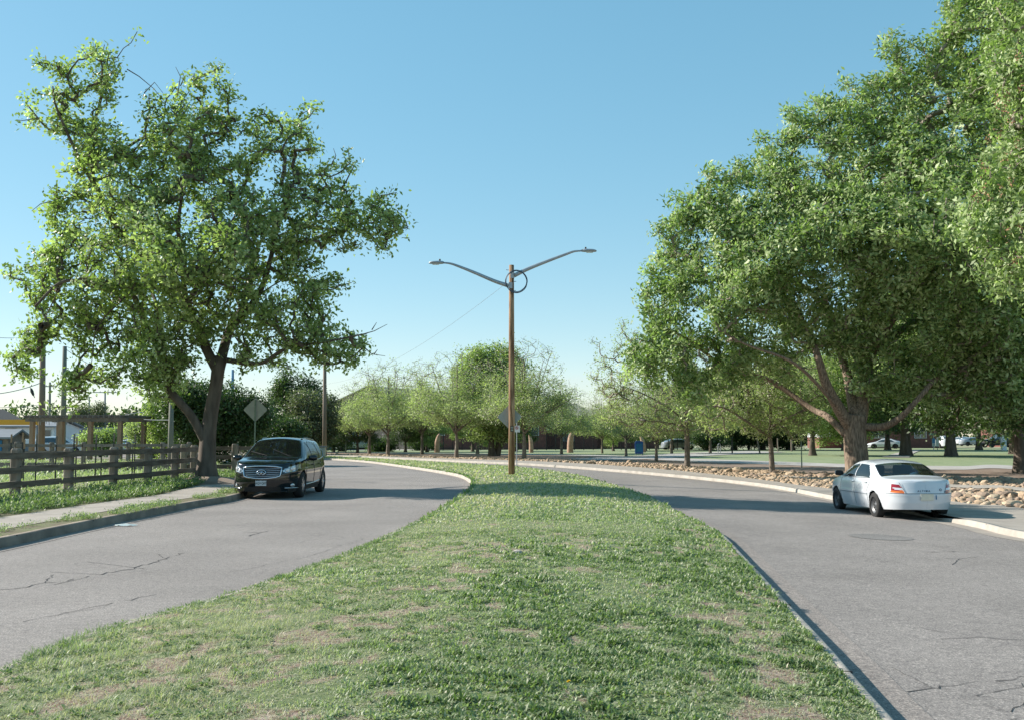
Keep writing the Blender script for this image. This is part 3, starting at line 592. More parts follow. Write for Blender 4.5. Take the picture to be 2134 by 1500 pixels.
# --- the tall leaning tree at the left kerb
DL = 36.0
z2 = lambda L: [(x*0.6334, 50+y*0.6334) for x, y in L]
polyL = z2([(275, 90), (310, 60), (340, 65), (375, 25), (385, 50), (420, 50), (400, 110), (400, 170), (390, 230), (415, 290), (395, 330), (420, 370), (440, 410), (470, 400), (490, 340), (450, 310), (480, 290), (485, 270), (520, 270), (515, 215), (530, 250), (575, 250), (590, 200), (625, 190), (650, 150), (680, 180), (670, 220), (700, 180), (740, 170), (760, 160), (755, 200), (770, 230), (750, 270), (785, 310), (740, 350), (740, 390), (790, 400), (820, 350), (825, 280), (845, 300), (880, 290), (890, 340), (930, 290), (950, 310), (990, 260), (1000, 290), (1030, 250), (1040, 330), (1010, 380), (1020, 410), (980, 470), (1020, 490), (1045, 475), (1050, 540), (1085, 540), (1090, 440), (1110, 405), (1130, 430), (1170, 430), (1180, 465), (1140, 490), (1140, 560), (1180, 575), (1190, 560), (1240, 580), (1260, 560), (1290, 550), (1295, 600), (1320, 630), (1345, 655), (1330, 700), (1290, 690), (1280, 760), (1240, 740), (1190, 760), (1180, 710), (1130, 735), (1090, 720), (1080, 760), (1040, 750), (1060, 800), (1130, 820), (1120, 850), (1140, 870), (1100, 900), (1130, 940), (1110, 970), (1160, 990), (1215, 1020), (1205, 1080), (1170, 1120), (1100, 1100), (1050, 1130), (980, 1110), (900, 1130), (890, 1080), (840, 1120), (830, 1200), (800, 1170), (790, 1100), (760, 1060), (730, 1040), (700, 1060), (660, 1070), (640, 1110), (600, 1180), (580, 1200), (540, 1230), (470, 1245), (440, 1210), (380, 1220), (330, 1130), (370, 1060), (340, 1010), (320, 1060), (300, 1180), (270, 1200), (250, 1250), (210, 1260), (190, 1240), (190, 1170), (220, 1130), (240, 1090), (250, 1020), (200, 1020), (170, 1060), (150, 1100), (110, 1130), (80, 1170), (10, 1130), (20, 1060), (60, 1060), (40, 1010), (90, 960), (70, 880), (60, 800), (100, 770), (100, 720), (140, 690), (130, 590), (200, 560), (190, 480), (210, 420), (180, 360), (150, 330), (115, 345), (70, 345), (70, 280), (110, 225), (140, 220), (150, 140), (180, 165), (200, 135), (230, 140), (260, 180), (230, 230), (240, 260), (290, 270), (295, 220), (310, 180), (295, 130)])
ptsL = outline_points(polyL, DL, 3200, 6.0, 10, gap=0.475, gsc=1.0, bias=-3.0)
holes = [(600, 700, 12), (432, 712, 8)]
tb = [(429, 992, 0), (431, 960, 0), (434, 910, 0), (440, 860, 0), (449, 810, 0), (455, 770, 0), (462, 745, 0.2)]
LL = [limb_px(tb, DL, 0.285, 0.225),
 limb_px([(455, 775, 0), (425, 715, .3), (388, 630, .5), (345, 560, .3), (262, 500, 0), (216, 420, -.3), (185, 330, 0), (200, 240, .5)], DL, 0.19, 0.035),
 limb_px([(216, 420, -.3), (165, 330, -1), (118, 225, -1.5), (110, 180, -2)], DL, 0.08, 0.02),
 limb_px([(460, 750, .2), (478, 690, 1), (505, 640, 1.6), (525, 560, 2), (505, 450, 2.4), (480, 360, 2.5)], DL, 0.19, 0.03),
 limb_px([(478, 690, 1), (545, 600, 0), (585, 450, -1.0), (612, 380, -1.3)], DL, 0.14, 0.03),
 limb_px([(468, 750, .2), (540, 757, -.5), (600, 725, -1.0), (680, 712, -1.6), (765, 695, -2)], DL, 0.10, 0.02),
 limb_px([(431, 925, 0), (400, 868, -.3), (372, 835, -.5), (350, 805, -.6), (345, 760, -.8), (305, 680, -1.2), (270, 608, -1.5), (200, 592, -2), (130, 588, -2.4), (72, 640, -2.6)], DL, 0.17, 0.04),
 limb_px([(345, 770, -.8), (330, 650, 1.5), (300, 560, 3), (290, 470, 3.6)], DL, 0.10, 0.02),
 limb_px([(522, 570, 2), (640, 505, 1.5), (740, 470, 1.2), (830, 462, 1)], DL, 0.09, 0.02),
 limb_px([(388, 630, .5), (372, 480, -2), (385, 380, -3)], DL, 0.11, 0.03),
 limb_px([(270, 610, -1.5), (205, 680, -1.5), (190, 760, -1.5)], DL, 0.035, 0.012),
 limb_px([(130, 590, -2.4), (85, 680, -2.0)], DL, 0.03, 0.012),
 limb_px([(388, 640, .5), (440, 540, -3.6), (490, 450, -4.2)], DL, 0.11, 0.03),
 limb_px([(430, 720, .3), (360, 600, 4.0), (330, 470, 4.5)], DL, 0.11, 0.03)]
# bare twigs sticking out of the crown
bl = W(429, 992, DL)
lt = make_tree('maple_tree', 'tall dark trunked tree with ragged crown by the rail fence behind the black car', (bl[0], bl[1], 0.25), LL, ptsL, 20, 0.18, 0.175, 'leafmaple', 'bark', 3, rtip=0.014, aspect=0.55)
tw = MB()
for pts_ in ([(745, 700), (780, 690), (807, 676)], [(750, 715), (775, 738), (803, 742)], [(300, 195), (322, 172), (340, 195)], [(370, 200), (376, 160), (366, 140)], [(376, 180), (384, 162), (380, 150)], [(110, 420), (85, 425), (66, 440)], [(265, 145), (290, 160), (320, 185), (345, 215)], [(690, 345), (700, 325), (695, 310)], [(775, 688), (785, 672)], [(780, 738), (787, 728)]):
    P = [W(x, y, DL-1)-np.array(lt.location) for x, y in pts_]; tw.tube(P, np.linspace(0.022, 0.008, len(P)), 5)
tw.build('bare_twigs', 'bark', lt)
# --- the big spreading tree on the right
DR = 50.0
polyR = [(1960, 10), (2040, -40), (2150, -60), (2260, 100), (2330, 300), (2330, 560), (2260, 760), (2170, 880), (2080, 870), (2000, 830), (1940, 850), (1880, 838), (1820, 842), (1790, 800), (1770, 760), (1730, 735), (1690, 735), (1640, 790), (1600, 770), (1560, 800), (1500, 800), (1470, 850), (1420, 850), (1400, 820), (1340, 800), (1305, 762), (1322, 710), (1350, 690), (1330, 640), (1342, 600), (1330, 580), (1352, 560), (1342, 540), (1385, 520), (1372, 480), (1390, 440), (1420, 430), (1425, 395), (1470, 385), (1485, 345), (1515, 350), (1530, 325), (1560, 330), (1560, 295), (1590, 300), (1610, 285), (1640, 250), (1635, 215), (1660, 225), (1690, 240), (1700, 205), (1735, 190), (1750, 140), (1775, 160), (1790, 190), (1820, 160), (1850, 130), (1840, 80), (1870, 65), (1905, 80), (1900, 120), (1930, 110), (1945, 60)]
ptsR = outline_points(polyR, DR, 9000, 8.5, 4, gap=0.425, gsc=0.7, shell=0.33)
tbR = [(1786, 1000, 0), (1785, 960, 0), (1782, 920, 0), (1780, 890, 0), (1783, 865, 0)]
LR = [limb_px(tbR, DR, 0.53, 0.55),
 limb_px([(1775, 895, 0), (1748, 850, -.5), (1722, 800, -1), (1705, 745, -1.2), (1688, 700, -.5), (1640, 600, 1), (1610, 520, 2)], DR, 0.31, 0.05),
 limb_px([(1790, 880, 0), (1800, 820, .5), (1812, 740, 1), (1830, 600, 2), (1850, 420, 2), (1865, 340, 1)], DR, 0.38, 0.05),
 limb_px([(1765, 905, 0), (1725, 868, 1), (1690, 850, 2), (1600, 790, 3), (1520, 770, 3), (1420, 700, 2), (1360, 680, 1)], DR, 0.20, 0.04),
 limb_px([(1795, 888, 0), (1840, 888, -.8), (1875, 870, -1.6), (1900, 845, -2.0), (1940, 800, -2), (1990, 740, -1)], DR, 0.21, 0.07),
 limb_px([(1780, 865, 0), (1760, 760, 2), (1700, 620, 4), (1600, 560, 5), (1480, 470, 4), (1430, 440, 3)], DR, 0.26, 0.04),
 limb_px([(1830, 600, 2), (1760, 450, -3), (1740, 420, 0)], DR, 0.14, 0.04),
 limb_px([(1812, 740, 1), (1900, 600, 0), (1960, 470, 0), (1980, 400, 0)], DR, 0.24, 0.04),
 limb_px([(1812, 740, 1), (1960, 620, 4), (2060, 500, 5)], DR, 0.20, 0.04),
 limb_px([(1640, 600, 1), (1540, 560, -1), (1460, 560, -1)], DR, 0.08, 0.03),
 limb_px([(1748, 850, -.5), (1660, 760, -3), (1560, 720, -3), (1500, 690, -3)], DR, 0.10, 0.03),
 limb_px([(1900, 600, 0), (1900, 500, -3), (1870, 430, -4)], DR, 0.10, 0.03)]
br = W(1786, 1000, DR)
make_tree('spreading_tree', 'huge spreading tree with thick ridged trunk behind the white sedan', (br[0], br[1], zg(br[0], br[1])+0.12), LR, ptsR, 25, 0.27, 0.245, 'leafbig', 'barkbig', 8, twig='twig', nt=20, rtip=0.013, aspect=0.42, flare=0.25)
# --- nearer tree whose foliage hangs in from the right edge
DN = 30.0
polyN = [(2140, -80), (2060, 10), (2075, 60), (2050, 110), (2080, 160), (2060, 220), (2085, 260), (2040, 300), (2025, 330), (2045, 380), (2010, 420), (1985, 470), (2000, 510), (2030, 530), (2040, 580), (2070, 620), (2130, 640), (2200, 660), (2350, 690), (2600, 600), (2750, 300), (2700, 0), (2500, -200), (2250, -200)]
ptsN = outline_points(polyN, DN, 2300, 4.2, 6, gap=0.44, gsc=0.7, shell=0.45)
LN = [(np.array([(20.0, 31, -0.3), (20.0, 31, 2.5), (19.8, 30.8, 4.5), (19.3, 30.5, 6), (18.6, 30, 9), (18, 30, 12)]), 0.4, 0.08),
      (np.array([(19.8, 30.8, 4.5), (18.5, 30.3, 6), (16.5, 30, 7), (15.0, 29.6, 7.4)]), 0.15, 0.03), (np.array([(19.3, 30.5, 6), (17.5, 30.3, 9), (16, 30, 11.5)]), 0.13, 0.03)]
tn_ = make_tree('overhanging_tree', 'bright tree with hanging brown seed clusters reaching in at the right edge', (20.0, 31.0, -0.25), LN, ptsN, 36, 0.21, 0.24, 'leafbig', 'barkbig', 12, twig='twig', rtip=0.012, aspect=0.40)
MT['seed'] = M('seed', (0.36, 0.20, 0.11), (0.26, 0.14, 0.08), 9, 0.9)
sd = MB(); gq = np.random.default_rng(4)
for x, y in [(2075, 215), (2090, 232), (2100, 200), (2105, 250), (2060, 292), (2080, 270), (2052, 352), (2095, 330), (2040, 408), (2060, 410), (2050, 395), (2110, 380), (2120, 300), (2085, 395), (2095, 225), (2100, 480), (2125, 470), (2115, 540), (2122, 120), (2128, 180), (2045, 345), (2030, 415)]:
    c = W(x, y, DN-3.3-gq.random()*1.0)-np.array(tn_.location)
    for q in range(16):
        p = c+gq.normal(0, (0.05, 0.05, 0.10), 3); d = gq.normal(0, 1, 3); d /= np.linalg.norm(d); s = np.cross(d, gq.normal(0, 1, 3)); s /= np.linalg.norm(s)
        k = 0.07; sd.add([p, p+d*k*0.5+s*k*0.3, p+d*k, p+d*k*0.5-s*k*0.3], [(0, 1, 2, 3)])
sd.build('seed_clusters', 'seed', tn_)
# --- generic crowns
def ell_points(n, blobs, seed, gap=0.42, gsc=0.5, shell=0.45):
    g = np.random.default_rng(seed); w_ = np.array([b[3]*b[4]*b[5] for b in blobs])**0.8; w_ /= w_.sum(); out = []; m_ = 0
    while m_ < n:
        k = g.choice(len(blobs), 3*n, p=w_); B = np.array(blobs)[k]; d = g.normal(0, 1, (3*n, 3)); d /= np.linalg.norm(d, axis=1)[:, None]
        P = B[:, :3]+d*B[:, 3:]*(g.random(3*n)**shell)[:, None]
        P = P[fbm(P[:, 0]*gsc+seed, P[:, 1]*gsc, P[:, 2]*gsc, 3) > gap]; out.append(P); m_ += len(P)
    return np.vstack(out)[:n]
def young_tree(seed, H, Rr, n, label, base, fork=None, trunk_r=0.16, leaf='leafash', per=22, top=0.85, sz=0.14, bark='barkash', name='ash_tree', group=None, sig=0.26):
    """A rounded young street tree: low wide tiers of leaves, thinner upright shoots above."""
    g = np.random.default_rng(seed); hc = 0.24*H
    blobs = [(0, 0, 0.42*H, Rr*0.95, Rr*0.95, 0.17*H), (0, 0, 0.55*H, Rr*0.8, Rr*0.8, 0.24*H)]
    for a in np.arange(0, 6.28, 0.9)+g.random()*0.5: blobs.append((Rr*0.7*math.cos(a), Rr*0.7*math.sin(a), (0.36+0.16*g.random())*H, Rr*0.33, Rr*0.33, 0.1*H))
    pts = ell_points(n, blobs, seed, gap=0.44, gsc=0.8)
    up = []
    for q in range(int(n*0.26)):
        a = g.uniform(0, 6.28); r_ = Rr*0.78*math.sqrt(g.random()); up.append((r_*math.cos(a), r_*math.sin(a), H*(top+0.17*(1-(r_/Rr)**2)-0.36*g.random()**1.3-0.14*(r_/Rr))))
    pts = np.vstack([pts, up])
    L_ = [(np.array([(0, 0, -0.1), (0.03, 0, hc*0.6), (0, 0.02, hc), (0.05, 0, 0.55*H), (0.0, 0.1, 0.8*H)]), trunk_r, trunk_r*0.25)]
    for q in range(7):
        a = q*0.9+g.random()*0.5; e = g.uniform(0.7, 0.95)*Rr; L_.append((np.array([(0, 0, hc*(0.85+0.25*g.random())), (0.35*e*math.cos(a), 0.35*e*math.sin(a), hc+0.10*H), (e*math.cos(a), e*math.sin(a), hc+(0.15+0.2*g.random())*H)]), trunk_r*0.5, trunk_r*0.15))
    for q in range(5):
        a = q*1.3+g.random(); L_.append((np.array([(0, 0, hc*1.1), (0.2*Rr*math.cos(a), 0.2*Rr*math.sin(a), 0.45*H), (0.45*Rr*math.cos(a), 0.45*Rr*math.sin(a), 0.8*H)]), trunk_r*0.45, trunk_r*0.12))
    L2 = [(P+np.array(base), a, b_) for P, a, b_ in L_]
    return make_tree(name, label, base, L2, pts+np.array(base), per, sz, sig, leaf, bark, seed, twig='twig' if leaf == 'leafash' else None, rtip=0.0075, nt=10, flare=0.35, group=group, nsp=len(up), wander=0.09)
def place(src, px, py, s, rz, label, group=None, off=0.12, sz=None):
    x, y = G(px, py, off); o = copy_tree(src); o.location = (x, y, zg(x, y)+off); o.rotation_euler = (0, 0, rz); o.scale = (s, s, sz or s); o['label'] = label
    if group: o['group'] = group
    return o
def gb(px, py, off=0.12):
    x, y = G(px, py, off); return (x, y, zg(x, y)+off)
GY = 'young park trees along the rock bed'
yA = young_tree(31, 8.6, 4.3, 1000, 'low rounded young tree left of the two tusk sculptures, white pickup behind it', gb(808, 948.5), group=GY)
yB = young_tree(47, 8.8, 4.4, 1100, 'young tree with forked pale trunk just left of the tall dense tree', gb(951, 953), group=GY)
yC = young_tree(59, 9.0, 4.0, 1150, 'sparse young tree right behind the wooden lamp pole', gb(1092, 956), group=GY)
place(yB, 1305, 950.5, 0.74, 2.1, 'small young tree beside the blue notice board', GY, sz=0.70)
place(yA, 1368, 961, 0.72, 1.0, 'small dark trunked young tree right of the blue notice board', GY, sz=0.72)
GM = 'second row of young park trees'
for q, (px, py, s_, a, lb) in enumerate([(770, 944.5, .92, 4.0, 'young tree at the left end of the row near the white pickup'), (880, 945.5, 1.0, 2.6, 'young tree of the back row beside the left tusk sculpture'), (995, 945.5, 1.0, 5.0, 'young tree of the back row left of the dark double trunk'), (1255, 944, .70, 1.9, 'thin young tree of the back row left of the blue notice board'), (1170, 946, .82, 0.7, 'sparse young tree of the back row before the hipped school roof'), (1400, 944.5, .80, 3.1, 'young tree of the back row right of the blue notice board'), (1480, 944, .84, 0.4, 'young tree of the back row above the metal hoop')]):
    place((yA, yC, yB, yC)[q % 4], px, py, s_, a, lb, GM)
# the sparse leaning crown right of the gap, drawn by its own outline
def outline_tree(name, label, px, py, D, poly, n, th, limbs, per, lsz, sig, leaf, bark, seed, tr, gap=0.42, twig=None, gsc=0.6, group=None):
    pts = outline_points(poly, D, n, th, seed, gap=gap, gsc=gsc); x, y, z = W(px, py, D); z = zg(x, y)+0.12
    L_ = [limb_px(l, D, a, b_) for l, a, b_ in limbs]; return make_tree(name, label, (x, y, z), L_, pts, per, lsz, sig, leaf, bark, seed, twig=twig, nt=10, rtip=0.012, group=group, flare=0.3)
D7 = G(1432, 972, 0.12)[1]
outline_tree('ash_tree', 'young tree in the rocks with sparse branches reaching over the gap', 1432, 973, D7, [(1225, 850), (1235, 800), (1220, 760), (1240, 700), (1260, 740), (1290, 665), (1320, 720), (1345, 650), (1400, 660), (1470, 700), (1520, 780), (1540, 860), (1500, 905), (1430, 900), (1380, 915), (1330, 900), (1290, 890), (1240, 880)], 1250, 3.2,
    [([(1432, 975, 0), (1432, 920, 0), (1430, 880, 0), (1428, 840, 0)], 0.17, 0.14), ([(1430, 880, 0), (1395, 850, -.5), (1340, 820, -1), (1300, 805, -1)], 0.07, 0.02), ([(1428, 850, 0), (1380, 790, .6), (1340, 740, 1)], 0.06, 0.02), ([(1430, 860, 0), (1460, 800, -1), (1480, 740, -1.5)], 0.08, 0.02), ([(1428, 845, 0), (1410, 760, 1), (1370, 680, 1.5)], 0.08, 0.02), ([(1430, 890, 0), (1390, 880, -1), (1330, 875, -2)], 0.06, 0.02)], 16, 0.13, 0.22, 'leafash', 'barkash', 71, 0.17, gap=0.44, twig='twig', group=GY)
D8 = G(1608, 984, 0.12)[1]
outline_tree('ash_tree', 'young tree with low spreading limbs in the rocks left of the white sedan', 1608, 985, D8, [(1470, 900), (1450, 850), (1480, 800), (1540, 760), (1620, 740), (1700, 770), (1740, 830), (1735, 880), (1690, 905), (1640, 890), (1590, 900), (1540, 890), (1510, 915)], 760, 3.0,
    [([(1609, 988, 0), (1607, 940, 0), (1604, 900, 0), (1606, 860, 0), (1600, 800, 0)], 0.15, 0.07), ([(1604, 910, 0), (1560, 880, -1), (1510, 850, -1.5), (1470, 845, -2)], 0.08, 0.02), ([(1606, 890, 0), (1640, 870, -1), (1690, 850, -2)], 0.07, 0.02), ([(1605, 870, 0), (1560, 820, 1), (1520, 790, 1.5)], 0.07, 0.02)], 22, 0.14, 0.22, 'leafash', 'barkash', 83, 0.15, twig='twig', group=GY)
# dense round trees behind
DD = G(1031, 950, 0.12)[1]
outline_tree('dense_tree', 'tall dense green tree with dark double trunk behind the lamp pole', 1031, 951, DD, [(965, 900), (945, 850), (950, 790), (965, 740), (985, 716), (1010, 722), (1030, 712), (1050, 722), (1080, 735), (1095, 790), (1105, 860), (1095, 905), (1040, 915)], 1100, 4.0,
    [([(1026, 952, 0), (1024, 930, 0), (1022, 900, 0), (1010, 850, 0), (1000, 790, 0)], 0.33, 0.08), ([(1034, 952, 0.3), (1040, 925, .3), (1044, 895, .5), (1050, 840, 1), (1050, 770, 1)], 0.33, 0.08)], 30, 0.24, 0.36, 'leafmaple', 'bark', 91, 0.3)
def big_round(seed, label, base, H, Rr, n, leaf='leafdark', per=26, sz=0.30, sig=0.42, trunk_r=0.5, lowc=0.10, name='shade_tree', group=None, bark='bark'):
    g = np.random.default_rng(seed); blobs = [(0, 0, 0.58*H, Rr*0.85, Rr*0.85, 0.38*H)]
    for q in range(12):
        a = g.uniform(0, 6.28); z = g.uniform(lowc+0.05, 0.9); rr = Rr*(0.72 if z < 0.7 else 0.4); blobs.append((rr*math.cos(a), rr*math.sin(a), z*H, Rr*0.36, Rr*0.36, 0.12*H))
    pts = ell_points(n, blobs, seed, gap=0.40, gsc=0.4, shell=0.35); pts = pts[pts[:, 2] > lowc*H]
    hc = 0.2*H; L_ = [(np.array([(0, 0, -0.1), (0.03, 0, hc*0.5), (0, 0.05, hc), (0.1, 0, 0.5*H), (0, 0.1, 0.8*H)]), trunk_r, trunk_r*0.2)]
    for q in range(6):
        a = q*1.05+g.random()*0.5; L_.append((np.array([(0, 0, hc*(0.9+0.5*g.random())), (0.3*Rr*math.cos(a), 0.3*Rr*math.sin(a), 0.34*H), (0.8*Rr*math.cos(a), 0.8*Rr*math.sin(a), (0.4+0.3*g.random())*H)]), trunk_r*0.5, trunk_r*0.1))
    return make_tree(name, label, base, [(P+np.array(base), a, b_) for P, a, b_ in L_], pts+np.array(base), per, sz, sig, leaf, bark, seed, nt=10, rtip=0.016, flare=0.45, group=group)
GS = 'large shade trees on the park lawn'
sA = big_round(101, 'large shade tree with broad dark trunk beside the footpath on the lawn', gb(1887, 949), 15.5, 7.0, 1500, leaf='leafmaple', group=GS, trunk_r=0.48)
sB = big_round(113, 'large shade tree with straight dark trunk right of the street name sign', gb(1981, 950), 14.5, 6.6, 1500, leaf='leafdark', group=GS, trunk_r=0.46)
tr_ = place(sB, 2128, 985, 0.85, 1.1, 'shade tree with thin dark trunk at the right edge behind the rocks', GS)
place(sA, 2113, 945.5, 0.86, 2.4, 'shade tree with pale trunk on the lawn before the black pickup', GS)
place(sA, 1693, 948.5, 0.62, 4.1, 'smaller shade tree on the lawn left of the thick ridged trunk', GS)
place(sB, 1760, 938, 0.8, 5.2, 'shade tree at the far lawn edge before the red brick wall', GS)
place(sA, 2260, 948, 1.0, 0.4, 'shade tree partly cut off by the right edge of the lawn', GS)
GF = 'trees along the far side of the park'
for q, (px, s, a, lb) in enumerate([(1470, .62, 0.3, 'round dark tree at the far lawn edge above the metal hoop'), (1530, .68, 1.2, 'dark tree behind the thin black post on the far lawn'), (1590, .62, 2.2, 'dark tree at the far lawn edge behind the low spreading limbs'), (1650, .72, 3.0, 'dark tree at the far lawn edge left of the green post'), (1850, .7, 4.4, 'dark tree before the brick building behind the thick ridged trunk'), (2040, .75, 5.0, 'dark tree on the far street between two dark trunks'), (1400, .5, 5.6, 'dark tree behind the blue notice board near parked cars')]):
    place(sB, px, 936.5, s*1.15, a, lb, GF)
# far row under the young trees in the middle
for q, (px, py, s, a, lb) in enumerate([(745, 943, .36, 0.2, 'small dark tree behind the white pickup'), (890, 941, .40, 2.0, 'dark small tree behind the left tusk sculpture'), (845, 941.5, .36, 1.0, 'dark small tree at the left end of the iron fence'), (985, 940, .40, 3.3, 'dark small tree in front of the brick school left of the dense tree'), (1075, 939, .38, 4.0, 'dark small tree by the school fence behind the wooden pole'), (1278, 939, .34, 5.0, 'thin small tree by the iron fence left of the blue board'), (1345, 938, .40, 1.5, 'dark small tree behind the blue notice board')]):
    place(sA if q % 2 else sB, px, py, s, a, lb, 'small dark trees by the school')
# left background
def bush(seed, label, base, Rx, H, n, leaf, sz=0.2, per=26, name='bush', sig=0.34, gap=0.40):
    blobs = [(0, 0, H*0.5, Rx*0.85, Rx*0.6, H*0.48)]; g = np.random.default_rng(seed)
    for q in range(8): blobs.append((g.uniform(-.8, .8)*Rx, g.uniform(-.4, .4)*Rx, g.uniform(.25, .85)*H, Rx*0.32, Rx*0.3, H*0.22))
    pts = ell_points(n, blobs, seed, gap=gap, gsc=0.5); pts = pts[pts[:, 2] > 0.15]
    L_ = [(np.array([(0, 0, -0.1), (0.1*math.cos(q), 0.1*math.sin(q), 0.3*H), (0.5*Rx*math.cos(q*1.3), 0.4*Rx*math.sin(q*1.3), 0.75*H)])+np.array(base), 0.12, 0.03) for q in range(5)]
    return make_tree(name, label, base, L_, pts+np.array(base), per, sz, sig, leaf, 'bark', seed, nt=8, flare=0.1, cat='bush' if name == 'bush' else 'tree')
def at(px, D, z=0.1): x, y, _ = W(px, 900, D); return (x, y, z)
bush(201, 'dense dark green bushy tree behind the fence and leaning trunk', at(450, 62), 3.4, 5.3, 1500, 'leafdark', name='bushy_tree')
bush(203, 'lighter green bush right behind the pergola end', at(352, 66), 1.9, 4.6, 600, 'leafmaple', name='bushy_tree')
bush(205, 'broad grey green tree left of the thin wooden pole', at(630, 92), 3.5, 6.1, 900, 'leafgrey', name='bushy_tree', sz=0.22)
bush(207, 'taller green tree behind the grey green tree', at(612, 104), 3.2, 9.0, 900, 'leafdark', name='bushy_tree', sz=0.26)
bush(209, 'very dark low tree behind the diamond sign', at(556, 80), 2.2, 4.2, 600, 'leafdark', name='bushy_tree')
bush(211, 'small dark tree right of the thin wooden pole', at(697, 105), 2.2, 4.6, 400, 'leafdark', name='bushy_tree')
bush(213, 'bare grey tree above the pergola right half', at(285, 150), 5.2, 6.0, 260, 'leafgrey', name='bushy_tree', per=8, sz=0.2)
bush(215, 'small rounded green tree above the pergola roof', at(180, 150), 3.8, 6.5, 500, 'leafgrey', name='bushy_tree', sz=0.25)
bush(217, 'green shrub behind the pergola between white cars', at(210, 85), 1.6, 2.4, 260, 'leafmaple')
bush(219, 'pale green shrub under the right half of the pergola', at(322, 72), 1.8, 3.0, 380, 'leafash')
bush(221, 'low green bush left of the white utility cabinet', at(590, 78), 2.2, 3.2, 500, 'leafdark')
for q, (px, D, rx, h, lb) in enumerate([(1480, 118, 3.2, 2.2, 'low dark shrub on the far lawn edge by the metal hoop'), (1560, 122, 3.2, 2.4, 'low dark shrub on the far lawn edge behind the leaning thin trunk'), (1640, 124, 3.0, 2.2, 'low dark shrub on the far lawn edge beside the green post'), (880, 118, 2.4, 1.6, 'low dark shrub by the left tusk sculpture'), (795, 108, 1.6, 1.1, 'small low shrub beside the white pickup')]):
    bush(231+q, lb, at(px, D), rx, h, 300, 'leafdark', sz=0.22)
# distant line of foliage closing the horizon behind the park and the left street
g = np.random.default_rng(9); bl_ = [(x, 210+g.uniform(-12, 12), g.uniform(2, 3.2), g.uniform(5, 9), 4, g.uniform(3, 6)) for x in np.arange(-110, 150, 6.5)]
pts = ell_points(5200, bl_, 9, gap=0.3); V, F, tn = leaf_quads(pts, np.tile([[0, 0, 1.0]], (len(pts), 1)), 9, 1.1, 0.8, 3)
tag(mesh('treeline', V, F, 'leafdark', tone=tn), kind='stuff', label='distant dark treeline closing the horizon behind the streets', cat='treeline')
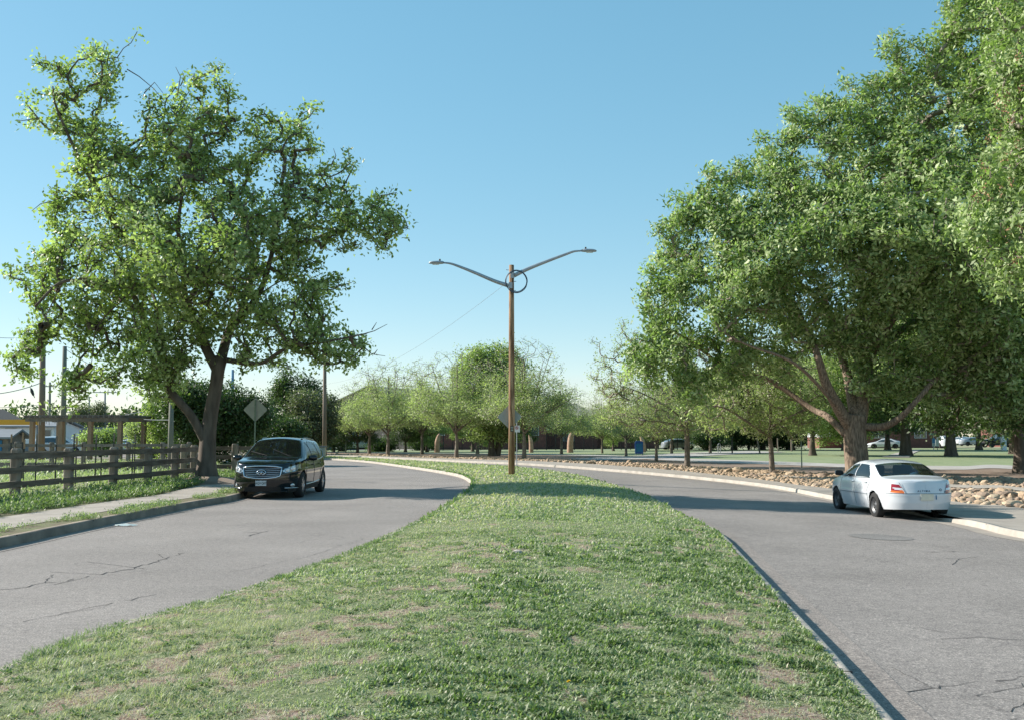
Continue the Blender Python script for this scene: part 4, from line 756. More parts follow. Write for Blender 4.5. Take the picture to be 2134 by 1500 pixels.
# ------------------------------------------------------------ cars
def smooth(xs_, pts, sg=0.05):
    p = np.asarray(pts, float); xf = np.linspace(p[0, 0]-0.4, p[-1, 0]+0.4, 1400); y = np.interp(xf, p[:, 0], p[:, 1]); dx = xf[1]-xf[0]
    k = np.arange(-int(3*sg/dx), int(3*sg/dx)+1)*dx; kk = np.exp(-0.5*(k/sg)**2); kk /= kk.sum()
    yp = np.pad(y, len(k)//2, mode='edge'); return np.interp(xs_, xf, np.convolve(yp, kk, 'valid')[:len(xf)])
def pip(x, z, poly): return in_poly(np.asarray(x), np.asarray(z), poly)
class Car:
    """Shell lofted over stations; x forward, y to the car's left, z up. Panels are cut out of the shell as parts."""
    def __init__(s, sp, NS=200):
        s.sp = sp; L, Wd = sp['L'], sp['W']; h = L/2; th = np.linspace(-1, 1, NS)
        e = 0.16; xs_ = []
        u = np.linspace(0, 1, NS//5); endx = h-0.55+0.55*np.sin(u*np.pi/2)
        x = np.concatenate([-endx[::-1], np.linspace(-h+0.55, h-0.55, NS)[1:-1], endx]); s.x0 = x
        n = sp.get('n', 7); s.hw = np.maximum(Wd/2*(1-np.clip(abs(x)/h, 0, 1)**n)**(1/sp.get('m', 2.4)), 0.001)
        ends = sp.get('taper', 0.05); s.hw = s.hw*(1-ends*np.clip((abs(x)-0.5*h)/(0.5*h), 0, 1)**2)
        zt = smooth(x, sp['top'], sp.get('sg', 0.05)); zb = smooth(x, sp['belt'], 0.08); zs = smooth(x, sp['sill'], 0.05); zt = np.maximum(zt, zb+0.012)
        nL, nA, nB, nC = 26, 15, 5, 16; rows = []; s.nL, s.nA, s.nB, s.nC = nL, nA, nB, nC
        hw = s.hw; k = np.clip(hw/0.35, 0, 1)
        for i in range(nL+1):
            p = i/nL; y = hw-k*(sp.get('tuck', .09)*(1-p)**3+sp.get('shoulder', .05)*p**4)
            crease = 0.012*math.exp(-((p-sp.get('crease', .68))/0.05)**2); y = y+crease*k
            rows.append((y, zs+(zb-zs)*p))
        yb = rows[-1][0]; H = zt-zb; cw = np.minimum(sp.get('crown', 0.07), 0.40*H); tum = sp.get('tum', .42)
        yB = np.maximum(yb-tum*(H-cw)-0.02*k, yb*0.3); zB = zt-cw; rc = np.minimum(0.10, 0.45*H)
        for i in range(1, nA+1):
            p = i/nA*(1-np.clip(rc/np.maximum(H, .02), 0, .6)); bow = 0.03*np.sin(np.pi*i/nA)*k*np.clip(H/.5, 0, 1)
            rows.append((yb+(yB-yb)*p+bow, zb+(zB-zb)*p))
        ya, za = rows[-1]; yc, zc = yB*0.86, zB+(zt-zB)*0.35
        for i in range(1, nB+1):
            t_ = i/nB; rows.append(((1-t_)**2*ya+2*t_*(1-t_)*yB+t_*t_*yc, (1-t_)**2*za+2*t_*(1-t_)*(zB+0.005)+t_*t_*zc))
        for i in range(1, nC+1):
            t_ = i/nC; y = yc*(1-t_); rows.append((y, zt-(zt-zc)*(y/np.maximum(yc, 1e-3))**2))
        Y = np.stack([r[0] for r in rows], 1); Z = np.stack([r[1] for r in rows], 1); X_ = np.repeat(x[:, None], Y.shape[1], 1)
        wt = np.clip((abs(X_)-h+0.7)/0.7, 0, 1)**2
        X_ = X_-np.sign(X_)*wt*np.where(X_ > 0, sp['nose'](Z), sp['tail'](Z)); s.X, s.Y, s.Z = X_, Y, Z
        s.nr = Y.shape[1]; i, j = np.meshgrid(np.arange(len(x)-1), np.arange(s.nr-1), indexing='ij'); s.i, s.j = i.ravel(), j.ravel()
        c = lambda A: (A[s.i, s.j]+A[s.i+1, s.j]+A[s.i, s.j+1]+A[s.i+1, s.j+1])/4
        s.cx, s.cy, s.cz = c(X_), c(Y), c(Z); s.free = np.ones(len(s.i), bool)
        s.side = (s.j < nL+nA+1); s.topz = s.j >= nL+nA+3
        for (xw, zw, r_) in sp['arch']: s.free &= ~(((s.cx-xw)**2+(s.cz-zw)**2 < r_*r_) & (s.j < nL) & (s.cy > Wd*0.33))
    def take(s, mask, name, mat, parent, sides=(1, -1), both=True, push=0.0, smooth_=True):
        """cut faces where mask holds out of the free shell. both: one object for both sides, else one per side."""
        mask = mask & s.free; s.free &= ~mask; k = np.where(mask)[0]; out = []
        if not len(k): return out
        groups = [sides] if both else [(q,) for q in sides]
        for gsd in groups:
            V = []; F = []; base = 0
            for sd in gsd:
                idx = np.full(s.X.size, -1); q = np.stack([s.i[k]*s.nr+s.j[k], (s.i[k]+1)*s.nr+s.j[k], (s.i[k]+1)*s.nr+s.j[k]+1, s.i[k]*s.nr+s.j[k]+1], 1)
                us = np.unique(q); idx[us] = np.arange(len(us)); vv = np.column_stack([s.X.ravel()[us], sd*(s.Y.ravel()[us]+push), s.Z.ravel()[us]])
                f = idx[q]+base; F.append(f if sd > 0 else f[:, ::-1]); V.append(vv); base += len(vv)
            V = np.vstack(V); F = np.vstack(F).astype(int)[:, ::-1]
            # weld the centreline
            key = {}; rem = np.arange(len(V))
            for n_i in np.where(abs(V[:, 1]) < 1e-4)[0]:
                kk = (round(V[n_i, 0], 4), round(V[n_i, 2], 4)); rem[n_i] = key.setdefault(kk, n_i)
            F = rem[F]; out.append(mesh(name, V, F, mat, parent, smooth=smooth_))
        return out
    def fx(s, y, z, end=1):
        """surface x of the front (end=1) or rear (-1) at lateral y and height z."""
        h = s.sp['L']/2; order = np.argsort(s.hw[s.x0*end > h-0.6]); hh = s.hw[s.x0*end > h-0.6][order]; xx = (s.x0*end)[s.x0*end > h-0.6][order]
        x = np.interp(abs(y), hh, xx); wt = np.clip((x-h+0.7)/0.7, 0, 1)**2; return end*(x-wt*(s.sp['nose'] if end > 0 else s.sp['tail'])(np.asarray(z, float)))
    def on(s, pts, end=1, push=0.006): return [(float(s.fx(y, z, end))+end*push, y, z) for y, z in pts]
    def sy(s, x, z):
        """half width of the side at x, z (lower body or side glass)."""
        i_ = int(np.argmin(abs(s.X[:, 10]-x))); n_ = s.nL+s.nA; return float(np.interp(z, s.Z[i_, :n_], s.Y[i_, :n_]))
    def seam(s, pts, w_=0.008, mb=None, sd=1, push=0.003):
        P = []
        for a, b_ in zip(pts[:-1], pts[1:]):
            n = max(2, int(math.hypot(b_[0]-a[0], b_[1]-a[1])/0.06))
            for q in range(n+(b_ is pts[-1])): f = q/n; P.append((a[0]*(1-f)+b_[0]*f, a[1]*(1-f)+b_[1]*f))
        mb.tube([(x, sd*(s.sy(x, z)+push), z) for x, z in P], w_, 4)
def wheel(parent, x, y, r_, wd, sd, kind, spokes=5, rimmat='rim'):
    t_ = T('wheel', None, None, (x, y, r_)); t_.parent = parent
    m_ = MB(); k = wd/2; m_.lathe((0, 0, 0), [(r_*0.64, -k), (r_*0.90, -k), (r_*0.97, -k*0.85), (r_, -k*0.6), (r_, k*0.6), (r_*0.97, k*0.85), (r_*0.90, k), (r_*0.64, k)], 36, 'y'); m_.build('tyre', 'tyre', t_, smooth=True)
    o = sd*(k-0.012); rr = r_*0.66; d = MB()
    d.lathe((0, 0, 0), [(0.001, o-sd*0.03), (rr*0.2, o-sd*0.028), (rr*0.3, o-sd*0.05), (rr*0.80, o-sd*0.055), (rr*0.9, o-sd*0.01), (rr*1.0, o), (rr*1.02, o-sd*0.03), (rr*1.0, -sd*k*0.8)], 36, 'y')
    if kind == 'steel':
        d.build('rim', rimmat, t_, smooth=True); h_ = MB()
        for q in range(10): a = q*2*math.pi/10; h_.lathe((rr*0.58*math.cos(a), o-sd*0.043, rr*0.58*math.sin(a)), [(0.001, 0), (rr*0.10, 0), (rr*0.11, -sd*0.006)], 8, 'y')
        h_.build('vent_holes', 'black', t_)
    else:
        b_ = MB(); b_.lathe((0, 0, 0), [(0.001, o-sd*0.10), (rr*0.97, o-sd*0.10)], 30, 'y'); b_.build('brake_disc', 'black', t_)
        r2 = MB(); r2.lathe((0, 0, 0), [(rr*0.86, o-sd*0.05), (rr*0.9, o-sd*0.006), (rr*1.0, o), (rr*1.02, o-sd*0.03), (rr*1.0, -sd*k*0.8)], 36, 'y'); r2.lathe((0, 0, 0), [(0.001, o-sd*0.012), (rr*0.17, o-sd*0.014), (rr*0.2, o-sd*0.05)], 16, 'y')
        for q in range(spokes):
            for da in ((-0.15, 0.15) if spokes <= 6 else (0,)):
                a = q*2*math.pi/spokes+da; r2.bar((rr*0.12*math.cos(a), o-sd*0.022, rr*0.12*math.sin(a)), (rr*0.92*math.cos(a+da*.4), o-sd*0.018, rr*0.92*math.sin(a+da*.4)), 0.035, 0.03, (0, 1, 0))
        r2.build('rim', rimmat, t_, smooth=False)
    return t_
def text_on(parent, name, body, size, mat, M4, ext=0.002, bold=False, sx=1.0):
    cu = bpy.data.curves.new(name, 'FONT'); cu.body = body; cu.size = size; cu.extrude = ext; cu.align_x = 'CENTER'; cu.align_y = 'CENTER'
    if bold: cu.offset = size*0.02
    o = bpy.data.objects.new(name, cu); C.objects.link(o); bpy.context.view_layer.update()
    me = bpy.data.meshes.new_from_object(o.evaluated_get(bpy.context.evaluated_depsgraph_get())); me.transform(Matrix.Diagonal((sx, 1, 1, 1))); me.transform(M4); bpy.data.objects.remove(o); me.materials.clear(); me.materials.append(MT[mat])
    o2 = bpy.data.objects.new(name, me); C.objects.link(o2); o2.parent = parent; return o2
def face_matrix(loc, facing='x', flip=1):
    # text upright, readable looking at the +x (flip 1) or -x (flip -1) side
    if facing == 'x': m = Matrix(((0, 0, flip, 0), (flip, 0, 0, 0), (0, 1, 0, 0), (0, 0, 0, 1)))
    return Matrix.Translation(loc) @ m
def common_body(car, root, paint, doors, windows, glass='glassdark', seats=True, under=True):
    sp = car.sp; L, Wd = sp['L'], sp['W']
    for wp in windows: pass
    for nm, dpoly, wins, hand in doors:
        for sd in (1, -1):
            free0 = car.free.copy(); wmask = np.zeros(len(car.i), bool)
            for wpoly in wins: wmask |= pip(car.cx, car.cz, wpoly) & car.side & (car.j >= car.nL)
            dm = pip(car.cx, car.cz, dpoly) & car.side
            od = car.take(dm & ~wmask, 'door', paint, root, sides=(sd,))
            for wpoly in wins:
                ow = car.take(pip(car.cx, car.cz, wpoly) & car.side & (car.j >= car.nL), 'window', glass, od[0] if od else root, sides=(sd,), push=-0.004)
            if od and hand:
                hx, hz = hand; hm = MB(); y = car.sy(hx, hz); hm.tube([(hx-0.09, sd*(y+0.004), hz), (hx-0.07, sd*(y+0.03), hz+0.004), (hx+0.07, sd*(y+0.03), hz+0.004), (hx+0.09, sd*(y+0.004), hz)], 0.014, 6); hm.build('handle', paint, od[0], smooth=True)
            if sd == 1: car.free = free0
def interior(root, car, x0, x1, zf, seat=True, seats=((0.25,), (-0.65,)), mat='interior', hz=1.16):
    sp = car.sp; m_ = MB(); m_.box(((x0+x1)/2, 0, zf), (x1-x0, sp['W']-0.34, 0.04)); m_.build('cabin_floor', mat, root)
    m_ = MB(); m_.box((x1-0.12, 0, zf+0.30), (0.35, sp['W']-0.36, 0.22)); m_.build('dashboard', mat, root, bev=0.04)
    for (sx,) in seats:
        for yy in (0.36, -0.36):
            m_ = MB(); m_.box((sx, yy, zf+0.18), (0.5, 0.5, 0.14)); m_.box((sx-0.28, yy, zf+0.48), (0.14, 0.48, 0.56), ry=-0.2); m_.box((sx-0.36, yy, hz), (0.09, 0.26, 0.17), ry=-0.15); m_.build('seat', mat, root, bev=0.04)
    st = MB(); P = [(x1-0.42+0.06*math.sin(a)*0.4, 0.36+0.19*math.cos(a), zf+0.42+0.18*math.sin(a)) for a in np.linspace(0, 2*math.pi, 20)]; st.tube(P, 0.016, 6, False); st.build('steering_wheel', mat, root)
def underbody(root, car, sp, z0=0.16, inner=0.20):
    m_ = MB(); L, Wd = sp['L'], sp['W']; xa = sorted(a[0] for a in sp['arch']); r_ = sp['arch'][0][2]
    m_.box((0, 0, (z0+0.52)/2+0.07), (L-0.7, Wd-0.62, 0.42-z0)); m_.box(((xa[0]+xa[1])/2, 0, (z0+0.5)/2+0.02), (xa[1]-xa[0]-2*r_-0.02, Wd-0.2, 0.46-z0))
    m_.build('underbody', 'black', root)
    for xw, zw, r2 in sp['arch']:
        for sd in (1, -1):
            a = MB(); n = 16; P = []
            for q in range(n+1): t_ = math.pi*(-0.12+1.24*q/n); P.append((math.cos(t_), math.sin(t_)))
            Vv = [(xw+(r2+0.015)*c_, sd*yy, zw+(r2+0.015)*s_) for c_, s_ in P for yy in (float(np.interp(xw+(r2+0.015)*c_, car.x0, car.hw))-0.07, Wd/2-0.34)]
            a.add(Vv, [(2*q, 2*q+1, 2*q+3, 2*q+2) for q in range(n)]); a.add([(xw, sd*(Wd/2-0.33), zw)]+[(xw+(r2+0.02)*c_, sd*(Wd/2-0.31), zw+(r2+0.02)*s_) for c_, s_ in P], [(0, q+1, q+2) for q in range(n)])
            a.build('wheel_arch', 'black', root)
# ---- black crossover at the left kerb
spS = dict(L=4.99, W=1.96, n=7.0, m=2.3, taper=0.05, tum=0.40, crown=0.08, tuck=.07, shoulder=.045, crease=.70, sg=0.07,
 top=[(-2.5, 1.02), (-2.42, 1.10), (-2.25, 1.42), (-2.05, 1.60), (-1.5, 1.68), (-0.5, 1.735), (0.2, 1.73), (0.5, 1.69), (1.32, 1.19), (1.5, 1.145), (2.0, 1.08), (2.3, 1.02), (2.43, 0.96), (2.5, 0.90)],
 belt=[(-2.5, 0.98), (-2.2, 1.10), (-1.6, 1.10), (-1.2, 1.04), (0.3, 1.03), (1.2, 1.05), (1.9, 1.02), (2.3, 0.95), (2.5, 0.86)],
 sill=[(-2.5, 0.38), (-1.9, 0.30), (-1.2, 0.28), (1.2, 0.25), (2.0, 0.20), (2.5, 0.22)],
 nose=lambda z: 0.10*np.clip((z-0.55)/0.4, 0, 1)**2+0.10*np.clip((0.45-z)/0.3, 0, 1), tail=lambda z: 0.35*np.clip((z-0.95)/0.7, 0, 1)+0.08*np.clip((0.5-z)/0.3, 0, 1),
 arch=[(1.45, 0.36, 0.435), (-1.45, 0.36, 0.435)])
cS = Car(spS)
xS, yS = -7.13, 31.1
suv = T('parked_car', 'black crossover parked facing the camera at the left kerb', 'car', (xS, yS, 0.0), R(-90.5))
suv.scale = (1.02, 1.02, 1.02)
cx, cy, cz, j = cS.cx, cS.cy, cS.cz, cS.j
top = cS.topz
cS.take(top & (cx > 0.52) & (cx < 1.30), 'windscreen', 'glassdark', suv)
cS.take(top & (cx < -2.06) & (cx > -2.48) & (cz > 1.12) & (cz < 1.60), 'rear_window', 'glassdark', suv)
common_body(cS, suv, 'paintblack', [
 ('front', [(1.02, 0.36), (1.10, 0.80), (1.02, 1.04), (0.42, 1.62), (0.05, 1.66), (0.02, 1.04), (0.0, 0.36)], [[(1.00, 1.075), (0.40, 1.56), (0.10, 1.60), (0.08, 1.075)]], (0.16, 0.92)),
 ('rear', [(-0.02, 0.36), (0.0, 1.04), (0.02, 1.66), (-0.95, 1.62), (-1.02, 1.04), (-0.98, 0.80), (-0.90, 0.36)], [[(0.04, 1.075), (0.04, 1.60), (-0.86, 1.57), (-0.93, 1.09)]], (-0.80, 0.93))], [])
cS.take(pip(cx, cz, [(-1.02, 1.12), (-0.96, 1.56), (-1.45, 1.53), (-1.85, 1.42), (-1.75, 1.25), (-1.5, 1.15)]) & cS.side & (j >= cS.nL), 'quarter_window', 'glassdark', suv, both=False)
cS.take((cx > 1.65) & pip(cy, cz, [(0.57, 0.765), (0.64, 0.745), (0.80, 0.765), (0.92, 0.83), (0.985, 0.94), (0.985, 0.985), (0.87, 0.955), (0.70, 0.89), (0.57, 0.82)]), 'headlight', 'lamp', suv, both=False)
cS.take((cx < -2.0) & pip(cy, cz, [(0.60, 0.92), (0.985, 0.90), (0.985, 1.08), (0.60, 1.06)]), 'taillight', 'tailred', suv, both=False)
cS.take((cx > 2.0) & pip(cy, cz, [(0, 0.22), (0.52, 0.22), (0.50, 0.34), (0.0, 0.36)]), 'air_intake', 'black', suv)
cS.take(cS.free & (j < 3) & (abs(cx) < 2.2), 'side_skirt', 'black', suv)
cS.take(top & (cx > 1.36), 'bonnet', 'paintblack', suv)
cS.take(cS.free, 'body', 'paintblack', suv)
underbody(suv, cS, spS); interior(suv, cS, -1.9, 1.35, 0.62, hz=1.30)
for x in (1.45, -1.45):
    for sd in (1, -1): wheel(suv, x, sd*0.845, 0.372, 0.24, sd, 'alloy', 5)
# grille: framed rounded trapezoid with bars and round emblem
gz_ = 0.10; gpoly = [(-0.50, 0.54), (-0.40, 0.505), (-0.2, 0.482), (0, 0.475), (0.2, 0.482), (0.40, 0.505), (0.50, 0.54), (0.515, 0.60), (0.53, 0.70), (0.54, 0.775), (0.40, 0.80), (0.2, 0.815), (0, 0.82), (-0.2, 0.815), (-0.40, 0.80), (-0.54, 0.775), (-0.53, 0.70), (-0.515, 0.60)]
gpoly = [(y, 0.585+(z-0.475)*1.0) for y, z in gpoly]; gr_ = MB(); P = cS.on(gpoly, 1, 0.008); c0 = cS.on([(0, 0.75)], 1, 0.008)[0]
gr_.add([c0]+P, [(0, q+1, (q+1) % len(P)+1) for q in range(len(P))]); grille = gr_.build('grille', 'black', suv)
fr = MB(); P2 = cS.on(gpoly+gpoly[:2], 1, 0.02); fr.tube(P2, 0.021, 8, False); fr.build('grille_frame', 'chrome', grille, smooth=True)
br_ = MB()
for z, w_ in ((0.66, 0.47), (0.71, 0.49), (0.76, 0.50), (0.81, 0.505), (0.86, 0.51)):
    for a, b_ in ((-w_, -0.13), (0.13, w_)) if 0.68 < z < 0.84 else ((-w_, w_),): br_.tube(cS.on([(a+(b_-a)*q/10, z-0.012*(1-((a+(b_-a)*q/10)/0.5)**2)) for q in range(11)], 1, 0.018), 0.0075, 5)
br_.build('grille_bars', 'chrome', grille, smooth=True)
em = MB(); em.tube(cS.on([(0.125*math.cos(a), 0.755+0.068*math.sin(a)) for a in np.linspace(-math.pi/2+0.18, 1.5*math.pi-0.18, 26)], 1, 0.034), [0.013]*26, 6); 
for sg_ in (-1, 1): em.tube(cS.on([(sg_*0.022, 0.697), (sg_*0.006, 0.760), (0.0, 0.80)], 1, 0.036), [0.014, 0.010, 0.005], 6); em.tube(cS.on([(sg_*0.10, 0.717), (sg_*0.055, 0.75), (sg_*0.012, 0.802)], 1, 0.036), [0.018, 0.013, 0.006], 6)
em.build('emblem', 'chrome', grille, smooth=True)
for sd in (1, -1):
    hm = MB()
    for yy, zz, rr in ((0.68, 0.81, 0.036), (0.80, 0.85, 0.042)):
        p = cS.on([(sd*yy, zz)], 1, 0.0)[0]; n = 16; Vv = []
        for r_, h_ in ((0.001, 0.016), (rr*0.8, 0.012), (rr, 0.002), (rr*1.2, 0.008), (rr*1.25, -0.01)):
            for k in range(n): a = 2*math.pi*k/n; Vv.append((p[0]+h_-(0.10 if yy > .7 else 0.03)*0+0.0, p[1]+r_*math.cos(a), p[2]+r_*math.sin(a)))
        Vv = [(float(cS.fx(v[1], v[2]))+(v[0]-p[0]), v[1], v[2]) for v in Vv]
        hm.add(Vv, [(i*n+k, i*n+(k+1) % n, (i+1)*n+(k+1) % n, (i+1)*n+k) for i in range(4) for k in range(n)])
    hm.build('headlight_lens', 'lens', suv, smooth=True)
    fp = MB(); n = 16; Vv = []
    for r_, h_ in ((0.001, 0.014), (0.032, 0.012), (0.036, 0.006), (0.046, 0.010), (0.048, 0.0)):
        for k in range(n):
            a = 2*math.pi*k/n; yy, zz = sd*0.80+r_*math.cos(a), 0.385+r_*math.sin(a); Vv.append((float(cS.fx(yy, zz))+h_, yy, zz))
    fp.add(Vv, [(i*n+k, i*n+(k+1) % n, (i+1)*n+(k+1) % n, (i+1)*n+k) for i in range(4) for k in range(n)]); fp.build('fog_light', 'lamp', suv, smooth=True)
    ft = MB(); ft.tube(cS.on([(sd*(0.62+0.30*q/8), 0.315-0.008*q/8) for q in range(9)], 1, 0.012), 0.012, 6); ft.build('fog_light_trim', 'chrome', suv, smooth=True)
    mr = T('door_mirror', None, None); mr.parent = suv; y0 = cS.sy(0.93, 1.08)
    a = MB(); a.tube([(0.93, sd*(y0-0.02), 1.07), (0.93, sd*(y0+0.09), 1.08)], [0.04, 0.03], 8); a.build('mirror_arm', 'black', mr)
    b_ = MB(); V, F = [], []; n = 14
    prof = [(-0.13, .2), (-0.115, .7), (-0.06, .97), (0.0, 1.0), (0.06, .97), (0.105, .8), (0.125, .3)]
    for u, s_ in prof:
        for k in range(n): aa = 2*math.pi*k/n; V.append((0.93+0.07*s_*math.cos(aa), sd*(y0+0.19+u), 1.13+0.085*s_*math.sin(aa)))
    b_.add(V, [(i*n+k, i*n+(k+1) % n, (i+1)*n+(k+1) % n, (i+1)*n+k) for i in range(len(prof)-1) for k in range(n)]+[tuple(range(n)), tuple(range((len(prof)-1)*n, len(prof)*n))]); b_.build('mirror_shell', 'paintblack', mr, smooth=True)
    rl = MB(); rl.tube([(x, sd*(0.62-0.02*abs(x+0.6)), float(smooth(np.array([x]), spS['top'])[0])-0.055+0.022*(1 if -1.6 < x < 0.1 else 0)) for x in np.linspace(-1.75, 0.25, 16)], 0.017, 6); rl.build('roof_rail', 'paintblack', suv, smooth=True)
    sm = MB(); cS.seam([(0.01, 0.34), (0.01, 1.03), (0.06, 1.62)], 0.006, sm, sd); cS.seam([(1.02, 0.34), (1.10, 0.80), (1.03, 1.02)], 0.006, sm, sd); cS.seam([(-0.90, 0.36), (-1.0, 0.82), (-1.02, 1.03), (-0.95, 1.58)], 0.006, sm, sd); sm.build('door_seams', 'black', suv)
    ws = MB(); cS.seam([(1.05, 1.055), (0.3, 1.045), (-0.9, 1.06), (-1.5, 1.12), (-1.85, 1.36)], 0.010, ws, sd, 0.006); ws.build('window_trim', 'chrome', suv, smooth=True)
    cs_ = MB(); cS.seam([(0.95, 0.36), (0.0, 0.37), (-0.9, 0.41)], 0.018, cs_, sd, 0.004); cs_.build('sill_trim', 'chrome', suv, smooth=True)
pl = MB(); y_, z_ = 0.0, 0.46; px_ = float(cS.fx(0, z_))+0.03
pl.box((px_, 0, z_), (0.008, 0.305, 0.152)); plate = pl.build('number_plate', 'plate', suv, bev=0.002)
text_on(plate, 'plate_characters', 'AQV·Q07', 0.088, 'ink', face_matrix((px_+0.006, 0, z_-0.008), 'x', 1), 0.001, True, 0.82)
mm = MB(); mm.prism([(-0.14, 0.055), (-0.09, 0.066), (-0.05, 0.058), (0.0, 0.07), (0.05, 0.06), (0.1, 0.068), (0.14, 0.055), (0.14, 0.074), (-0.14, 0.074)], px_+0.004, px_+0.006, 'x')
mo = mm.build('plate_mountains', 'ink', plate); mo.location = (0, 0, z_)
wp = MB()
for a, b_ in (((1.33, 0.55), (1.02, -0.05)), ((1.33, -0.15), (1.05, -0.68))):
    f = lambda x, y: float(smooth(np.array([x]), spS['top'], .07)[0])+0.012-0.06*(y/0.75)**2
    wp.tube([(a[0], a[1], f(*a)), (b_[0], b_[1], f(*b_))], 0.009, 5)
wp.build('wiper', 'black', suv)
rv = MB(); rv.box((0.62, 0, 1.52), (0.03, 0.22, 0.07)); rv.build('rear_view_mirror', 'black', suv, bev=0.01)
# ---- white sedan at the right kerb
spW = dict(L=4.66, W=1.755, n=9.0, m=2.3, taper=0.06, tum=0.42, crown=0.07, tuck=.09, shoulder=.05, crease=.55, sg=0.075,
 top=[(-2.33, 0.93), (-2.2, 0.985), (-1.62, 1.02), (-1.5, 1.05), (-0.82, 1.355), (-0.5, 1.405), (0.0, 1.42), (0.3, 1.40), (0.55, 1.345), (1.2, 0.98), (1.35, 0.95), (1.9, 0.84), (2.2, 0.74), (2.33, 0.68)],
 belt=[(-2.33, 0.88), (-1.9, 0.93), (-1.2, 0.945), (0, 0.93), (1.1, 0.90), (1.8, 0.80), (2.33, 0.64)],
 sill=[(-2.33, 0.27), (-1.7, 0.24), (-1.0, 0.22), (1.3, 0.20), (2.33, 0.23)],
 nose=lambda z: 0.12*np.clip((z-0.5)/0.3, 0, 1)**2+0.06*np.clip((0.4-z)/0.2, 0, 1), tail=lambda z: 0.10*np.clip((z-0.62)/0.3, 0, 1)+0.05*np.clip((0.42-z)/0.2, 0, 1),
 arch=[(1.36, 0.31, 0.36), (-1.26, 0.31, 0.36)])
cW = Car(spW)
xW, yW = 10.28, 27.45
sed = T('parked_car', 'white sedan parked with its back to the camera at the right kerb', 'car', (xW, yW, zg(10.4, 27)+0.0), R(91.5))
sed.rotation_euler = (R(0), 0, R(91.5)); sed.scale = (1.055, 1.055, 1.055)
cx, cy, cz, j = cW.cx, cW.cy, cW.cz, cW.j; top = cW.topz
cW.take(top & (cx < -0.84) & (cx > -1.50), 'rear_window', 'glass', sed)
cW.take(top & (cx > 0.52) & (cx < 1.22), 'windscreen', 'glass', sed)
common_body(cW, sed, 'paintwhite', [
 ('front', [(0.98, 0.30), (1.02, 0.70), (0.93, 0.93), (0.42, 1.32), (0.02, 1.36), (0.0, 0.93), (0.0, 0.30)], [[(0.90, 0.965), (0.40, 1.285), (0.07, 1.31), (0.06, 0.965)]], (0.14, 0.84)),
 ('rear', [(-0.02, 0.30), (-0.01, 0.93), (0.0, 1.36), (-0.72, 1.30), (-1.05, 1.08), (-1.10, 0.93), (-0.86, 0.70), (-0.84, 0.30)], [[(0.01, 0.965), (0.01, 1.31), (-0.58, 1.27), (-0.93, 1.06), (-0.95, 0.975)]], (-0.76, 0.85))], [], glass='glassdark')
tl = (cx < -2.0)
lampy = pip(cy, cz, [(0.48, 0.655), (0.57, 0.86), (0.95, 0.87), (0.95, 0.655)])
up_ = cz > 0.715
lens_ = tl & lampy & pip(cy, cz, [(0.49, 0.722), (0.52, 0.775), (0.70, 0.785), (0.66, 0.722)])
rd = tl & lampy & up_ & ~lens_; rl_ = cW.take(rd, 'taillight', 'tailred', sed, both=False)
cW.take(lens_, 'reversing_light', 'lens', sed, both=False)
cW.take(tl & lampy & (cz <= 0.715), 'turn_signal', 'tailorange', sed, both=False)
cW.take((cx > 1.9) & pip(cy, cz, [(0.45, 0.52), (0.86, 0.52), (0.86, 0.67), (0.45, 0.66)]), 'headlight', 'lamp', sed, both=False)
cW.take((cx < -1.62) & (cz > 0.655) & (cy < 0.55), 'boot_lid', 'paintwhite', sed)
cW.take((cx < -1.64) & (cz <= 0.64), 'rear_bumper', 'paintwhite', sed)
cW.take(top & (cx > 1.26), 'bonnet', 'paintwhite', sed)
cW.take(cW.free, 'body', 'paintwhite', sed)
underbody(sed, cW, spW, 0.17); interior(sed, cW, -1.45, 1.25, 0.50, seats=((0.2,),), hz=1.06)
ps = MB(); ps.box((-1.18, 0, 0.93), (0.62, 1.15, 0.03)); ps.box((-0.78, 0, 0.80), (0.14, 1.2, 0.42), ry=-0.2); ps.build('rear_seat', 'interior', sed, bev=0.02)
g_ = np.random.default_rng(3); cl = MB()
for x, y, a, b_, h_ in ((-1.2, -0.05, 0.16, 0.2, 0.06), (-1.15, 0.3, 0.12, 0.2, 0.05), (-1.25, -0.32, 0.2, 0.14, 0.07)): cl.box((x, y, 0.945+h_/2), (a, b_, h_), rz=g_.random())
cl.build('rear_shelf_clutter', 'clutter', sed, bev=0.01)
bc = MB(); bc.lathe((-1.05, -0.28, 0.945), [(0.17, 0), (0.16, 0.06), (0.11, 0.13), (0.04, 0.16), (0.001, 0.165)], 12); bc.build('blue_cloth', 'bluecloth', sed, smooth=True)
for x in (1.36, -1.26):
    for sd in (1, -1): wheel(sed, x, sd*0.765, 0.312, 0.20, sd, 'steel', rimmat='steelrim')
